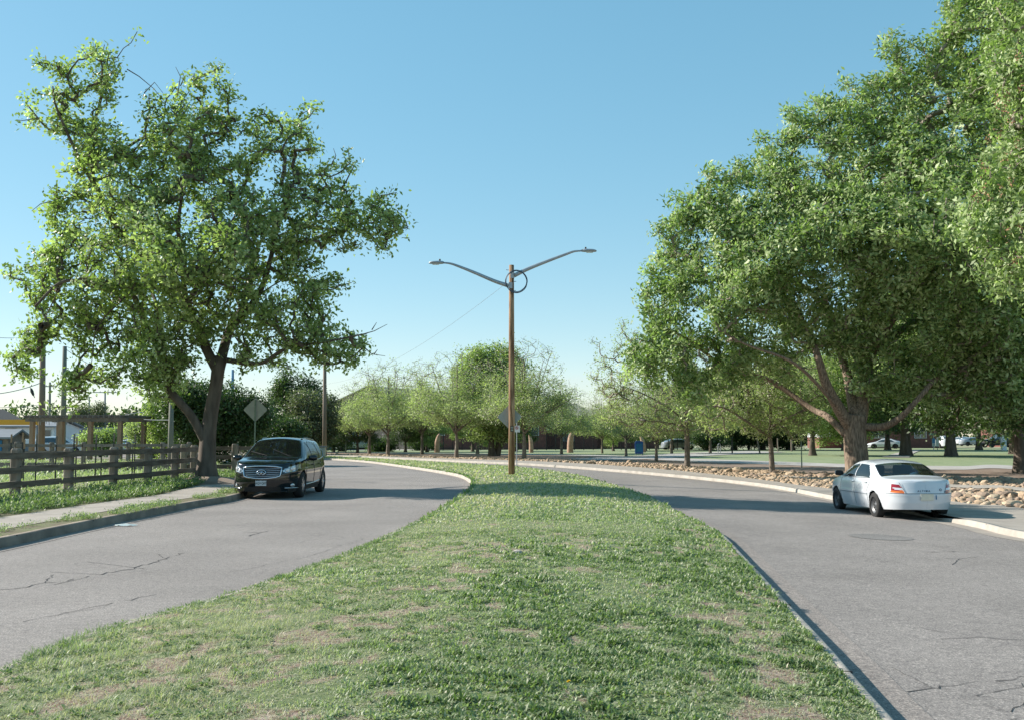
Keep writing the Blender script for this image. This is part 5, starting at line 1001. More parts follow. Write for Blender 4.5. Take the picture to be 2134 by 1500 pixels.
for sd in (1, -1):
    y0 = cW.sy(0.82, 0.97); mr = T('door_mirror', None, None); mr.parent = sed
    a = MB(); a.tube([(0.82, sd*(y0-0.02), 0.965), (0.80, sd*(y0+0.08), 0.985)], [0.035, 0.03], 8); a.build('mirror_arm', 'paintwhite', mr)
    for nm, mt_, xo, kx in (('mirror_shell', 'paintwhite', 0.0, 0.06), ('mirror_face', 'black', -0.035, 0.03)):
        V = []; n = 14; prof = [(-0.11, .3), (-0.09, .75), (-0.04, .97), (0.04, 1.0), (0.09, .85), (0.105, .35)]; f_ = 1.0 if xo == 0 else 1.03
        for u, s_ in prof:
            for k in range(n): aa = 2*math.pi*k/n; V.append((0.80+xo+kx*s_*math.cos(aa), sd*(y0+0.16+u*f_), 1.03+0.068*s_*f_*math.sin(aa)))
        b_ = MB(); b_.add(V, [(i*n+k, i*n+(k+1) % n, (i+1)*n+(k+1) % n, (i+1)*n+k) for i in range(len(prof)-1) for k in range(n)]+[tuple(range(n)), tuple(range((len(prof)-1)*n, len(prof)*n))]); b_.build(nm, mt_, mr, smooth=True)
    sm = MB(); cW.seam([(0.0, 0.28), (0.0, 0.92), (0.03, 1.32)], 0.0045, sm, sd, .001); cW.seam([(0.98, 0.28), (1.02, 0.70), (0.95, 0.91)], 0.0045, sm, sd, .001); cW.seam([(-0.84, 0.34), (-0.87, 0.70), (-1.08, 0.93)], 0.0045, sm, sd, .001); sm.build('door_seams', 'interior', sed)
    mo = MB(); cW.seam([(0.95, 0.56), (0.02, 0.56)], 0.010, mo, sd, 0.004); cW.seam([(-0.02, 0.56), (-0.84, 0.565)], 0.010, mo, sd, 0.004); mo.build('side_moulding', 'greywall', sed)
    wt = MB(); cW.seam([(0.95, 0.955), (0.0, 0.955), (-1.0, 0.965)], 0.008, wt, sd, .003); wt.build('window_trim', 'black', sed)
bs = MB(); bs.tube(cW.on([(-0.80+1.6*q/24, 0.645) for q in range(25)], -1, 0.002), 0.007, 4); bs.build('bumper_seam', 'interior', sed)
bs = MB()
for sd in (1, -1): bs.tube(cW.on([(sd*0.47, 0.66), (sd*0.53, 0.80), (sd*0.58, 0.90)], -1, 0.001), 0.0045, 4)
bs.build('boot_seams', 'interior', sed)
zp = 0.565; xp = float(cW.fx(0, zp, -1))-0.02
pl = MB(); pl.box((xp, 0.0, zp), (0.008, 0.305, 0.152)); plate = pl.build('number_plate', 'platetan', sed, bev=0.002)
st_ = MB(); st_.box((float(cW.fx(-0.22, 0.56, -1))-0.006, -0.225, 0.56), (0.006, 0.022, 0.10)); st_.build('bumper_sticker', 'bluedoor', sed)
zx = lambda y, z: float(cW.fx(y, z, -1))-0.004
text_on(sed, 'boot_lettering', 'A L T I M A', 0.062, 'cablegrey', face_matrix((zx(0.08, .70), 0.06, 0.705), 'x', -1), 0.002, True)
text_on(sed, 'boot_badge_letters', 'GXE', 0.045, 'cablegrey', face_matrix((zx(-.5, .68)-0.012, -0.50, 0.685), 'x', -1), 0.002, True)
eb = MB(); eb.tube([(zx(-0.36, .73)-0.006, -0.36+0.026*math.cos(a), 0.735+0.026*math.sin(a)) for a in np.linspace(0, 2*math.pi, 16)], 0.006, 5, False); eb.build('boot_emblem', 'cablegrey', sed)
# ---- small cars in the distance
def far_car(kind, label, paint, px, py, rz, s=1.0, D=None, z=0.05, group='cars parked far off in the side streets'):
    if kind == 'pickup':
        sp = dict(L=5.6, W=1.98, n=6, m=2.2, taper=0.03, tum=0.36, crown=0.06, sg=0.05, top=[(-2.8, 1.12), (-0.95, 1.12), (-0.85, 1.75), (-0.4, 1.88), (0.4, 1.88), (0.65, 1.80), (1.2, 1.25), (1.5, 1.18), (2.5, 1.12), (2.8, 1.0)],
          belt=[(-2.8, 1.08), (0, 1.12), (1.5, 1.12), (2.8, 0.95)], sill=[(-2.8, 0.55), (2.8, 0.42)], nose=lambda z: 0.05*z, tail=lambda z: 0.02*z, arch=[(1.85, 0.42, 0.48), (-1.6, 0.42, 0.48)]); xs2 = (0.62, 1.22); rs = (-0.98, -0.86); win = [(1.05, 1.2), (0.6, 1.78), (-0.75, 1.80), (-0.78, 1.2)]; wr = 0.40; bed = True
    else:
        hh = 1.75 if kind == 'suv' else 1.45
        sp = dict(L=4.7, W=1.86, n=5, m=2.2, taper=0.05, tum=0.40, crown=0.07, sg=0.06, top=[(-2.35, hh*0.66), (-2.2, hh*(0.8 if kind == 'suv' else .70)), (-1.7 if kind == 'suv' else -0.9, hh*0.97), (0, hh), (0.4, hh*0.97), (1.25, hh*0.67), (2.1, hh*0.55), (2.35, hh*0.46)],
          belt=[(-2.35, hh*0.60), (0, hh*0.62), (1.2, hh*0.62), (2.35, hh*0.44)], sill=[(-2.35, 0.3), (2.35, 0.24)], nose=lambda z: 0.08*z, tail=lambda z: 0.08*z, arch=[(1.4, 0.34, 0.4), (-1.35, 0.34, 0.4)]); xs2 = (0.45, 1.2); rs = (-2.3, -1.75) if kind == 'suv' else (-1.7, -0.95); wr = 0.33
        win = [(1.0, hh*.66), (0.35, hh*.92), (-1.5 if kind == 'suv' else -0.8, hh*.90), (-1.9 if kind == 'suv' else -1.3, hh*.66)]
    c = Car(sp, 60); x, y, _ = W(px, 900, D) if D else (*G(px, py, z), 0)
    r_ = T('parked_car' if kind != 'pickup' else 'pickup_truck', label, 'pickup truck' if kind == 'pickup' else 'car', (x, y, z), R(rz), group=group); r_.scale = (s, s, s)
    c.take(c.topz & (c.cx > xs2[0]) & (c.cx < xs2[1]), 'windscreen', 'pane', r_); c.take(c.topz & (c.cx > rs[0]) & (c.cx < rs[1]), 'rear_window', 'pane', r_)
    c.take(pip(c.cx, c.cz, win) & c.side & (c.j >= c.nL), 'side_window', 'pane', r_, both=False)
    hz = sp['belt'][-1][1]; L = sp['L']/2
    c.take((c.cx > L-0.4) & (c.cy > sp['W']*0.3) & (abs(c.cz-hz+0.12) < 0.09), 'headlight', 'lamp', r_, both=False)
    tz = sp['belt'][0][1]; c.take((c.cx < -L+0.3) & (c.cy > sp['W']*0.36) & (abs(c.cz-tz+0.16) < 0.15), 'taillight', 'tailred', r_, both=False)
    c.take((c.cx > L-0.5) & (c.cy < sp['W']*0.28) & (abs(c.cz-hz+0.2) < 0.12), 'grille', 'black', r_)
    if kind == 'pickup': c.take((c.cx < -1.0) & c.topz & (c.cx > -2.7), 'load_bed', 'black', r_)
    c.take(c.free, 'body', paint, r_); underbody(r_, c, sp, 0.25)
    for ax, az, ar in sp['arch']:
        for sd in (1, -1):
            m_ = MB(); m_.lathe((ax, sd*(sp['W']/2-0.13), wr), [(0.001, -sd*.1), (wr, -sd*.1), (wr, sd*.09), (wr*.62, sd*.10), (wr*.6, sd*.07), (0.001, sd*.08)], 20, 'y'); m_.build('wheel', 'tyre', r_, smooth=True)
    return r_
far_car('pickup', 'white pickup truck with brown side parked beyond the low trees', 'paintwhite', 748, 941, 200)
far_car('suv', 'white station wagon seen through the pergola beside the left wooden pole', 'paintwhite', 122, 0, 25, D=92)
far_car('pickup', 'white pickup parked behind the pergola middle post', 'paintwhite', 207, 0, 8, D=96)
far_car('sedan', 'white car behind the right half of the pergola', 'paintwhite', 268, 0, 175, D=98)
far_car('sedan', 'silver blue car parked behind the bushes right of the blue notice board', 'paintgrey', 1412, 0, 20, D=128)
far_car('sedan', 'white car at the far lawn edge between thick ridged trunk and footpath', 'paintwhite', 1843, 0, 160, D=138)
far_car('suv', 'white car beside the street name sign across the lawn', 'paintwhite', 1966, 0, 80, D=140, z=0.15)
far_car('pickup', 'black pickup truck with red tail light across the lawn at far right', 'paintblack', 2085, 0, 185, s=1.0, D=138, z=0.25)
far_car('sedan', 'grey car far off under trees left of the black pickup', 'paintgrey', 2025, 0, 10, D=165, z=0.2)
far_car('sedan', 'white car far off behind the straight dark trunk', 'paintwhite', 2003, 0, 100, D=170, z=0.3)
# ------------------------------------------------------------ fences, poles, signs, houses, rocks
def rail_fence(label, P, hts=(1.18, 0.80, 0.42), ph=1.34, wp=0.23, side=-1, name='rail_fence', mat='railwood', pm='postwood', over=0.0):
    r_ = T(name, label, 'fence', (P[0][0], P[0][1], 0.12)); o = Vector((P[0][0], P[0][1], 0.12)); rnd = random.Random(5)
    P = [Vector((x, y, 0.12)) for x, y in P]
    for p in P:
        m_ = MB(); q = p-o; t_ = rnd.uniform(-.02, .02); h_ = ph+rnd.uniform(-.03, .03); n = 8; w_ = wp/2
        V = []; prof = [(-0.1, 1), (h_-0.05, 1), (h_, 0.75)]
        for z, s_ in prof:
            for a, b_ in ((-1, -.7), (-.7, -1), (.7, -1), (1, -.7), (1, .7), (.7, 1), (-.7, 1), (-1, .7)): V.append((q.x+a*w_*s_+t_*z, q.y+b_*w_*s_, z))
        m_.add(V, [(i*8+k, i*8+(k+1) % 8, (i+1)*8+(k+1) % 8, (i+1)*8+k) for i in range(2) for k in range(8)]+[tuple(range(16, 24))]); m_.build('post', pm, r_)
    for a, b_ in zip(P[:-1], P[1:]):
        d = (b_-a).normalized(); nrm = Vector((-d.y, d.x, 0))*side*(-1)
        for z in hts:
            m_ = MB(); j0, j1 = rnd.uniform(-.02, .02), rnd.uniform(-.02, .02); s_ = nrm*(wp/2+0.024)
            m_.bar(a-o+s_-d*0.02+Vector((0, 0, z+j0)), b_-o+s_+d*0.015+Vector((0, 0, z+j1)), 0.05, 0.165); m_.build('rail', mat, r_)
    return r_
FP = [(-13.6, 21.4), (-13.35, 23.8), (-13.05, 26.3), (-12.7, 28.7), (-12.4, 31.1), (-12.2, 33.5), (-12.1, 35.9), (-12.15, 38.2)]
rail_fence('weathered three rail timber fence along the left pavement ending at the tree', FP, side=1)
rail_fence('short timber rail fence behind the tree trunk and black car', [(-13.6, 41.4), (-11.6, 41.8), (-9.9, 42.2)], side=-1)
rail_fence('far timber rail fence at the back of the garden under the pergola', [W(x, 900, 58)[:2] for x in (-140, -70, 36, 110, 175, 268, 340, 395)], hts=(1.15, 0.75), side=1, mat='greywood')
# garden stakes with wooden tips
for x, y0, y1, lb in [(24, 904, 1000, 'black garden stake with pale tip at the left picture edge'), (48, 901, 1016, 'black garden stake, left one of the close pair near the left edge'), (51, 915, 1008, 'darker garden stake, right one of the close pair near the left edge'), (77, 904, 1021, 'garden stake with pale tip before the left pergola post'), (118, 907, 1017, 'garden stake with pale tip standing between two pergola posts'), (155, 903, 1033, 'garden stake with pale tip just right of the second fence post'), (160, 910, 1030, 'black garden stake close behind the second fence post'), (201, 904, 1029, 'garden stake with pale tip midway between second and third fence posts'), (212, 926, 997, 'short garden stake near the third pergola post'), (238, 902, 990, 'garden stake with pale tip behind the third fence post'), (277, 923, 1000, 'short black stake, left one of the pair before the right pergola post'), (282, 904, 1000, 'taller stake with pale tip before the right pergola post')]:
    D = 33.0 if y1 > 1005 else 36.0; a = W(x, y0, D); r_ = T('garden_stake', lb, 'garden stake', (a[0], a[1], 0.12), group='stakes standing in the garden'); h_ = a[2]-0.12
    m_ = MB(); m_.box((0, 0, (h_-0.3)/2), (0.035, 0.035, h_-0.3)); m_.build('shaft', 'blackmetal', r_)
    m_ = MB(); m_.box((0.004, 0, h_-0.15), (0.045, 0.045, 0.30)); m_.build('wooden_tip', 'cedar' if 'darker' in lb or 'black' in lb[:6] else 'greywood', r_, bev=0.004)
# raised planting beds
for x, D, w_, d_, h_, lb in [(150, 45, 4.2, 1.3, .38, 'long low timber planting bed in the garden behind the second fence post'), (300, 46, 3.6, 1.3, .40, 'timber planting bed in the garden left of the tree trunk'), (60, 50, 3.0, 1.2, .36, 'timber planting bed near the left pergola post'), (345, 52, 2.6, 1.2, .5, 'small timber planting bed behind the last fence posts')]:
    a = W(x, 900, D); r_ = T('planting_bed', lb, 'planter', (a[0], a[1], 0.12), 0.05, group='timber planting beds'); m_ = MB()
    for q in range(2):
        z = h_*(0.25+0.5*q)
        for yy in (-d_/2, d_/2): m_.box((0, yy, z), (w_, 0.05, h_*0.48))
        for xx in (-w_/2, w_/2): m_.box((xx, 0, z), (0.05, d_-0.06, h_*0.48))
    m_.build('boards', 'greywood', r_); m_ = MB(); m_.box((0, 0, h_*0.42), (w_-0.08, d_-0.08, h_*0.7)); m_.build('soil', 'dirt', r_)
# pergola
D = 64.0; a = W(185, 900, D); pg = T('pergola', 'weathered timber pergola with slatted roof in the garden', 'pergola', (a[0], a[1], 0.1), R(-9)); Wp, Dp, hp = 6.5, 3.2, 2.62
for sx in (-1, -0.33, 0.33, 1):
    for sy_ in (-1, 1):
        if (sx, sy_) in ((-0.33, 1), (.33, 1)): continue
        m_ = MB(); m_.box((sx*(Wp/2-0.25), sy_*(Dp/2-0.2), hp/2), (0.26, 0.26, hp)); m_.build('post', 'cedar', pg, bev=0.01)
for sy_ in (-1, 1): m_ = MB(); m_.box((0, sy_*(Dp/2-0.2), hp+0.11), (Wp+0.5, 0.09, 0.22)); m_.build('beam', 'greywood', pg)
for q in range(19): m_ = MB(); m_.box((-Wp/2+q*Wp/18, 0, hp+0.29), (0.06, Dp+0.7, 0.13)); m_.build('rafter', 'greywood', pg)
m_ = MB()
for q in range(14): m_.box((0, -Dp/2-0.1+q*(Dp+0.2)/13, hp+0.375), (Wp+0.4, 0.05, 0.035))
m_.build('slats', 'greywood', pg)
ht = MB()
for q in range(14): x = -Wp/2+0.3+q*0.2; ht.tube([(x, -Dp/2+0.3, hp+0.2), (x+0.03, -Dp/2+0.3, hp-0.02-0.1*(q % 3))], 0.02, 5)
ht.build('hanging_chimes', 'galv', pg)
# the wooden lamp pole on the median
xp_, yp_ = G(1066, 988, 0.22); zp_ = zg(xp_, yp_)+0.18; D = yp_
pole = T('street_lamp', 'tall wooden pole with two grey lamp arms standing on the grass median', 'street lamp', (xp_, yp_, zp_)); o3 = Vector((xp_, yp_, zp_))
Wl = lambda x, y, d=0.0: Vector(W(x, y, D+d))-o3
tp = Wl(1066, 553); m_ = MB(); m_.tube([(0, 0, -0.3), (0.01, 0, 3), (0.0, 0, 6), (tp.x, 0, tp.z)], [0.137, 0.127, 0.116, 0.102], 20); m_.build('pole', 'polewood', pole, smooth=True)
for pts_, lamp_x in (([(1060, 596, -.1), (1030, 586, -.1), (990, 569, -.15), (960, 557, -.2), (940, 550, -.2), (925, 548, -.2)], -1), ([(1071, 575, -.1), (1100, 561, -.1), (1140, 545, -.15), (1180, 530, -.2), (1196, 524.5, -.2), (1212, 523, -.2)], 1)):
    P = cr([Wl(*p) for p in pts_], 24); m_ = MB(); m_.tube(P, np.linspace(0.09, 0.036, 24), 10); arm = m_.build('lamp_arm', 'galv', pole, smooth=True)
    e = Vector(P[-1]); hd_ = T('lamp_head', None, None, e, 0); hd_.parent = pole; s_ = lamp_x; m_ = MB(); V = []; n = 14
    for u, wy, zt_, zb_ in ((0, .05, .05, -.04), (.06, .10, .07, -.055), (.2, .14, .085, -.06), (.45, .15, .07, -.06), (.58, .11, .04, -.05), (.63, .03, .0, -.03)):
        for k in range(n): aa = 2*math.pi*k/n; cz_ = math.sin(aa); V.append((s_*u, wy*math.cos(aa), (zt_ if cz_ > 0 else -zb_)*cz_))
    m_.add(V, [(i*n+k, i*n+(k+1) % n, (i+1)*n+(k+1) % n, (i+1)*n+k) for i in range(5) for k in range(n)]+[tuple(range(n)), tuple(range(5*n, 6*n))]); m_.build('housing', 'galv', hd_, smooth=True)
    m_ = MB(); m_.box((s_*0.34, 0, -0.065), (0.28, 0.16, 0.03)); m_.build('lens', 'lens', hd_, bev=0.01)
    m_ = MB(); m_.lathe((s_*0.17, 0, 0.08), [(0.035, 0), (0.038, 0.05), (0.03, 0.075), (0.001, 0.08)], 10); m_.build('photocell', 'black', hd_)
    m_ = MB(); b0_ = Wl(1066, pts_[0][1]); m_.box((b0_.x+s_*0.04, -0.12, b0_.z), (0.16, 0.06, 0.26)); m_.build('arm_bracket', 'galv', pole, bev=0.01)
c_ = Wl(1076, 587, -0.25); m_ = MB()
for q, (dr, dz_) in enumerate(((0, 0), (0.018, 0.01), (-0.016, 0.012), (0.008, -0.02))):
    m_.tube([(c_.x+(0.435+dr)*math.cos(a)+0.01*math.sin(3*a+q), c_.y+0.012*q+0.01*math.sin(2*a+q), c_.z+dz_+(0.455+dr)*math.sin(a)) for a in np.linspace(0, 2*math.pi, 44)], 0.0125, 5, False)
m_.build('cable_coil', 'cablegrey', pole, smooth=True)
m_ = MB()
for x, y, dx in ((1058, 564, -.12), (1072, 588, .12), (1072, 607, .1), (1066, 574, .08)): p = Wl(x, y); m_.tube([(p.x-dx*.4, -0.08, p.z), (p.x+dx*.6, -0.14, p.z)], 0.014, 5)
m_.build('bolts', 'galv', pole)
p = Wl(1067, 893); m_ = MB(); m_.box((0.015, -0.138, p.z), (0.13, 0.02, 0.24)); pt = m_.build('number_plate', 'black', pole)
for q, tx in enumerate(('88', '88')):
    mm_ = Matrix.Translation((0.015, -0.150, p.z+0.055-0.11*q)) @ Matrix.Rotation(R(90), 4, 'X'); text_on(pt, 'pole_digits', tx, 0.10, 'platetan', mm_, 0.001, False)
def sign_diamond(label, px, py, D, hpx, post_base, back='signback', post='signpost', tilt=0, name='road_sign', with_post=True):
    x, y, z = W(px, py, D); r_ = T(name, label, 'road sign', (x, y, 0.12)); z -= 0.12; s_ = hpx/FPX*D; m_ = MB(); rr = 0.07; pl_ = []
    for k in range(4):
        a = k*math.pi/2; c_ = (s_-rr*1.41, 0); 
        for q in (-1, 0, 1): b_ = a+q*math.pi/4; pl_.append(((s_-rr*1.41)*math.cos(a)+rr*math.cos(b_), z+(s_-rr*1.41)*math.sin(a)+rr*math.sin(b_)))
    m_.prism(pl_, 0.03, 0.034); m_.build('sign_panel', back, r_).rotation_euler = (0, 0, tilt)
    if with_post: m_ = MB(); m_.bar((0, 0, -0.2), (0.0, 0, z+s_*0.8), 0.055, 0.03, (0, 1, 0)); m_.build('post', post, r_)
    return r_
sign_diamond('back of a diamond road sign on a green post behind the black car', 532, 853, 41.0, 25.5, 950)
# diamond fixed behind the lamp pole, hung on the pole itself
ds = sign_diamond('back of a grey diamond sign fixed behind the wooden lamp pole', 1062, 868, yp_+0.16, 26, 0, back='signback', with_post=False)
m_ = MB(); z_ = W(1062, 868, yp_)[2]-0.12; m_.box((0.04, -0.02, z_), (0.06, 0.10, 0.5)); m_.build('bracket', 'galv', ds)
x, y = G(1077, 966, .12); r_ = T('parking_sign', 'small white no parking sign on a thin grey post behind the lamp pole', 'sign', (x, y, zg(x, y)+.12)); zt_ = W(1077, 893, y)[2]-r_.location.z
m_ = MB(); m_.tube([(0, 0, -.2), (0, 0, zt_+.4)], 0.028, 8); m_.build('post', 'galv', r_)
m_ = MB(); m_.box((0, -0.04, zt_), (0.27*y/D*0.95, 0.01, 0.40)); pn = m_.build('sign_panel', 'signwhite', r_, bev=0.002)
m_ = MB(); m_.tube([(0.085*math.cos(a), -0.052, zt_+0.07+0.085*math.sin(a)) for a in np.linspace(0, 6.283, 24)], 0.013, 5, False); m_.tube([(-0.06, -0.054, zt_+0.13), (0.06, -0.054, zt_+0.01)], 0.011, 5); m_.build('prohibition_ring', 'red', pn)
text_on(pn, 'sign_letter', 'P', 0.13, 'ink', Matrix.Translation((0, -0.049, zt_+0.07)) @ Matrix.Rotation(R(90), 4, 'X'), .001, True)
# cream rounded box on the far corner, lamp-less poles and wires
def pole_(label, px, ytop, D, r0, mat='oldpole', arms=(), name='utility_pole', cat='utility pole', base=0.1, cross=None, lampmat='galv', px0=None):
    x, y, z = W(px, ytop, D); x0 = W(px0 if px0 is not None else px, 900, D)[0]; r_ = T(name, label, cat, (x0, y, base)); m_ = MB(); m_.tube([(0, 0, -.3), ((x-x0)/2, 0, (z-base)/2), (x-x0, 0, z-base)], [r0*1.2, r0*1.08, r0*.85], 10); m_.build('pole', mat, r_, smooth=True)
    if cross:
        for q, (w_, dz_) in enumerate(cross): m_ = MB(); m_.box((x-x0, -r0-.06, z-base-dz_), (w_, 0.10, 0.12)); ca = m_.build('crossarm', mat, r_); m_ = MB(); [m_.lathe((x-x0+u*w_*.45, -r0-.06, z-base-dz_+.06), [(.04, 0), (.06, .06), (.03, .14), (.001, .15)], 8) for u in (-1, -.4, .4, 1)]; m_.build('insulators', 'greywall', ca)
    for (dx, dz_, up) in arms:
        m_ = MB(); P = cr([(x-x0, 0, z-base-dz_), (x-x0+dx*.5, 0, z-base-dz_+up*.7), (x-x0+dx, 0, z-base-dz_+up)], 10); m_.tube(P, 0.04, 6); am = m_.build('lamp_arm', lampmat, r_); m_ = MB(); e = P[-1]; s_ = 1 if dx > 0 else -1; m_.box((e[0]+s_*.3, 0, e[2]), (.6, .25, .12)); m_.build('lamp_head', 'galv', am, bev=0.03)
    return r_, Vector((x, y, z))
pA = pole_('brown wooden utility pole at the left end of the pergola', 90, 690, 66, 0.19, 'oldpole', px0=88)[1]
pB = pole_('dark greenish utility pole behind the second pergola post', 135, 722, 70, 0.17, 'greypole', px0=132)[1]
pC = pole_('distant utility pole with transformer between the two left wooden poles', 104, 796, 140, 0.17, 'greypole', cross=[(2.2, .6)])[1]
pole_('thin dark distant pole left of the double armed street light', 186, 826, 150, 0.12, 'greywall')
pD = pole_('distant pole with crossarm and two lamp arms above the pergola roof', 219, 813, 150, 0.14, 'greywall', cross=[(3.6, .3)], arms=((5.2, 5.1, 1.8), (-5.2, 5.1, 1.8)))[1]
pE = pole_('green grey pole standing behind the last fence posts', 357, 838, 52, 0.13, 'greypole')[1]
pF = pole_('short pale wooden pole seen between the left tree boughs', 389, 795, 120, 0.16, 'sandpale', arms=((-3.2, 1.6, 0.8),))[1]
pole_('blue grey steel pole right of the tree trunk', 485, 770, 110, 0.16, 'bluecloth', arms=((-3.0, 3.0, 0.7),))
pG = pole_('slim brown wooden pole with conduit right of the black car', 677, 730, 84, 0.15, 'oldpole')[1]
pole_('thin steel pole at the far left lawn behind the white pickup nose', 721, 908, 100, 0.06, 'signpost')
def wire(label, a, b_, sag, r_=0.02, n=24):
    a, b_ = Vector(a), Vector(b_); P = [a.lerp(b_, t_)-Vector((0, 0, 4*sag*t_*(1-t_))) for t_ in np.linspace(0, 1, n)]; m_ = MB(); m_.tube(P, r_, 4); o = m_.build('overhead_wire', 'wire'); return tag(o, label, 'wire')
wire('single thin wire running from the lamp pole down to the slim brown pole', W(1056, 590, yp_), W(677, 800, 84), 0.9, 0.006)
wire('high wire entering from the left to the brown wooden pole', W(-60, 700, 60), W(90, 703, 66), 0.1)
wire('sagging lower wire on the left carrying the dark hanging bundle', W(-60, 822, 60), W(88, 796, 66), 0.25, 0.03)
wire('lowest thin wire on the left above the orange beam', W(-60, 848, 60), W(88, 842, 66), 0.1)
wire('thin wire between the greenish pole and the distant lamp pole', W(134, 726, 70), W(360, 800, 120), 1.2)
wire('thin wire from the green grey pole to the tree trunk', W(300, 873, 60), W(357, 874, 52), 0.02)
x, y, z = W(66, 815, 65); m_ = MB(); m_.tube([(0, 0, .45), (-.12, 0, .25), (0, 0, .1)], .02, 5); m_.tube([(-.05, 0, .2), (0.02, 0, 0), (.12, 0, -.25)], [.06, .11, .07], 8); m_.tube([(.1, 0, -.2), (.22, 0, -.42)], [.04, .02], 6); o = m_.build('hanging_bundle', 'blackmetal'); o.location = (x, y, z); tag(o, 'dark bundle dangling from the sagging wire at the left', 'hanging bundle')
wx, wy, wz = W(66, 800, 64.5)
# cabinet near the far corner
x, y = G(672, 952, .1); r_ = T('utility_cabinet', 'small white utility cabinet with dark cap right of the black car', 'cabinet', (x, y, .1)); hc_ = W(672, 931, y)[2]-.1; m_ = MB(); m_.box((0, 0, hc_/2), (0.46, 0.46, hc_)); m_.build('body', 'cream', r_, bev=0.02); m_ = MB(); m_.box((0.02, 0, hc_+.05), (0.56, .56, .10)); m_.build('cap', 'greywall', r_, bev=.01)
# buildings
def house(label, px, D, w_, d_, eave, ridge, rz, wall, roofm, wins=(), doors=(), ridge_dir='x', name='house', cat='house', lower=None, z=0.05, hip=0.0):
    x, y, _ = W(px, 900, D); r_ = T(name, label, cat, (x, y, z), R(rz)); m_ = MB(); m_.box((0, 0, eave/2-.1), (w_, d_, eave+.2))
    if ridge_dir == 'y' and ridge > eave: m_.prism([(-w_/2, eave), (w_/2, eave), (0, ridge-.12)], -d_/2, d_/2)
    if ridge_dir == 'x' and ridge > eave and not hip: m_.prism([(-d_/2, eave), (d_/2, eave), (0, ridge-.12)], -w_/2, w_/2, 'x')
    m_.build('wall', wall, r_)
    if lower: m_ = MB(); m_.box((0, 0, lower[1]/2-.1), (w_+.06, d_+.06, lower[1]+.2)); m_.build('lower_wall', lower[0], r_)
    m_ = MB(); ov = .4; W2, D2 = w_/2+ov, d_/2+ov
    if ridge > eave:
        if ridge_dir == 'x': P = [(-W2, -D2, eave-.05), (W2, -D2, eave-.05), (W2, D2, eave-.05), (-W2, D2, eave-.05), (-W2+hip, 0, ridge), (W2-hip, 0, ridge)]
        else: P = [(-W2, -D2, eave-.05), (W2, -D2, eave-.05), (W2, D2, eave-.05), (-W2, D2, eave-.05), (0, -D2+hip, ridge), (0, D2-hip, ridge)]
        F = [(0, 1, 5, 4), (2, 3, 4, 5), (1, 2, 5), (3, 0, 4)] if ridge_dir == 'x' else [(0, 4, 5, 3), (1, 2, 5, 4), (0, 1, 4), (2, 3, 5)]
        if not hip: F = F[:2]
        k = len(P); P2 = P+[(a, b_, c_+.14) for a, b_, c_ in P]; F2 = F+[tuple(i+k for i in f) for f in F]
        ring = (0, 1, 5, 2, 3, 4) if ridge_dir == 'x' and not hip else ((0, 4, 1, 2, 5, 3) if not hip else (0, 1, 2, 3))
        F2 += [(ring[i], ring[(i+1) % len(ring)], ring[(i+1) % len(ring)]+k, ring[i]+k) for i in range(len(ring))]; m_.add(P2, F2)
    else: m_.box((0, 0, eave+.12), (w_+.4, d_+.4, .24))
    m_.build('roof', roofm, r_)
    for (u, zc, ww, hh_) in wins:
        fr_ = MB(); fr_.box((u*w_/2, -d_/2-.03, zc), (ww, .07, hh_)); f_ = fr_.build('window', 'frame', r_)
        p_ = MB(); k = max(1, round(ww/1.0)); kk = ww/k
        for q in range(k): p_.box((u*w_/2-ww/2+kk*(q+.5), -d_/2-.065, zc), (kk-.12, .02, hh_-.14))
        p_.build('pane', 'pane', f_)
    for (u, ww, hh_, mt_) in doors: m_ = MB(); m_.box((u*w_/2, -d_/2-.04, hh_/2), (ww, .08, hh_)); m_.build('door', mt_, r_)
    return r_
house('gabled brick school block half hidden behind the young trees', 865, 150, 15, 26, 5.6, 8.6, -24, 'greywood', 'roof', wins=[(-.6, 3.8, 2, 1.4), (0, 3.8, 2, 1.4), (.6, 3.8, 2, 1.4)], ridge_dir='y', name='school_building', cat='school building')
house('long low brick school wing with cream upper wall behind the iron fence', 1010, 140, 17, 9, 4.2, 4.2, 0, 'brick', 'roof', wins=[(-.75, 2.6, 2.2, 1.5), (-.35, 2.6, 2.2, 1.5), (0.06, 2.6, 2.2, 1.5), (.45, 2.6, 2.2, 1.5), (.8, 2.6, 1.4, 1.5)], name='school_building', cat='school building')
house('brick and cream school building with grey green hipped roof', 1150, 146, 12.5, 9, 4.6, 6.4, 0, 'cream', 'roof', wins=[(-.62, 5.1, 1.1, .8), (-.1, 5.1, 1.1, .8), (.35, 2.2, 1.6, 2.3)], lower=('brick', 2.6), hip=3.2, name='school_building', cat='school building')
house('low school wing with grey roof right of the curved tusk sculpture', 1262, 152, 15, 8, 4.4, 5.7, 0, 'cream', 'roof', wins=[(-.8, 2.4, 1.5, 2.6), (.2, 2.6, 2, 1.4)], lower=('brick', 2.8), name='school_building', cat='school building')
house('white house with grey lower band at the far left', 60, 105, 8, 6, 2.7, 3.3, 0, 'whitewall', 'greywall', wins=[(.82, 1.9, 1.0, 1.1), (-.1, 2.2, 1.2, .8)], lower=('greywall', 1.0))
house('long grey low building behind the pergola and parked cars', 215, 125, 15, 6, 2.6, 2.6, 0, 'greywall', 'greywall', wins=[(-.7, 1.6, 1.6, .9), (0, 1.6, 1.6, .9), (.7, 1.6, 1.6, .9)], name='low_building', cat='building')
house('small white gabled house beside the left pergola end', 108, 112, 3.2, 6, 2.4, 3.2, 0, 'whitewall', 'greywall', ridge_dir='y')
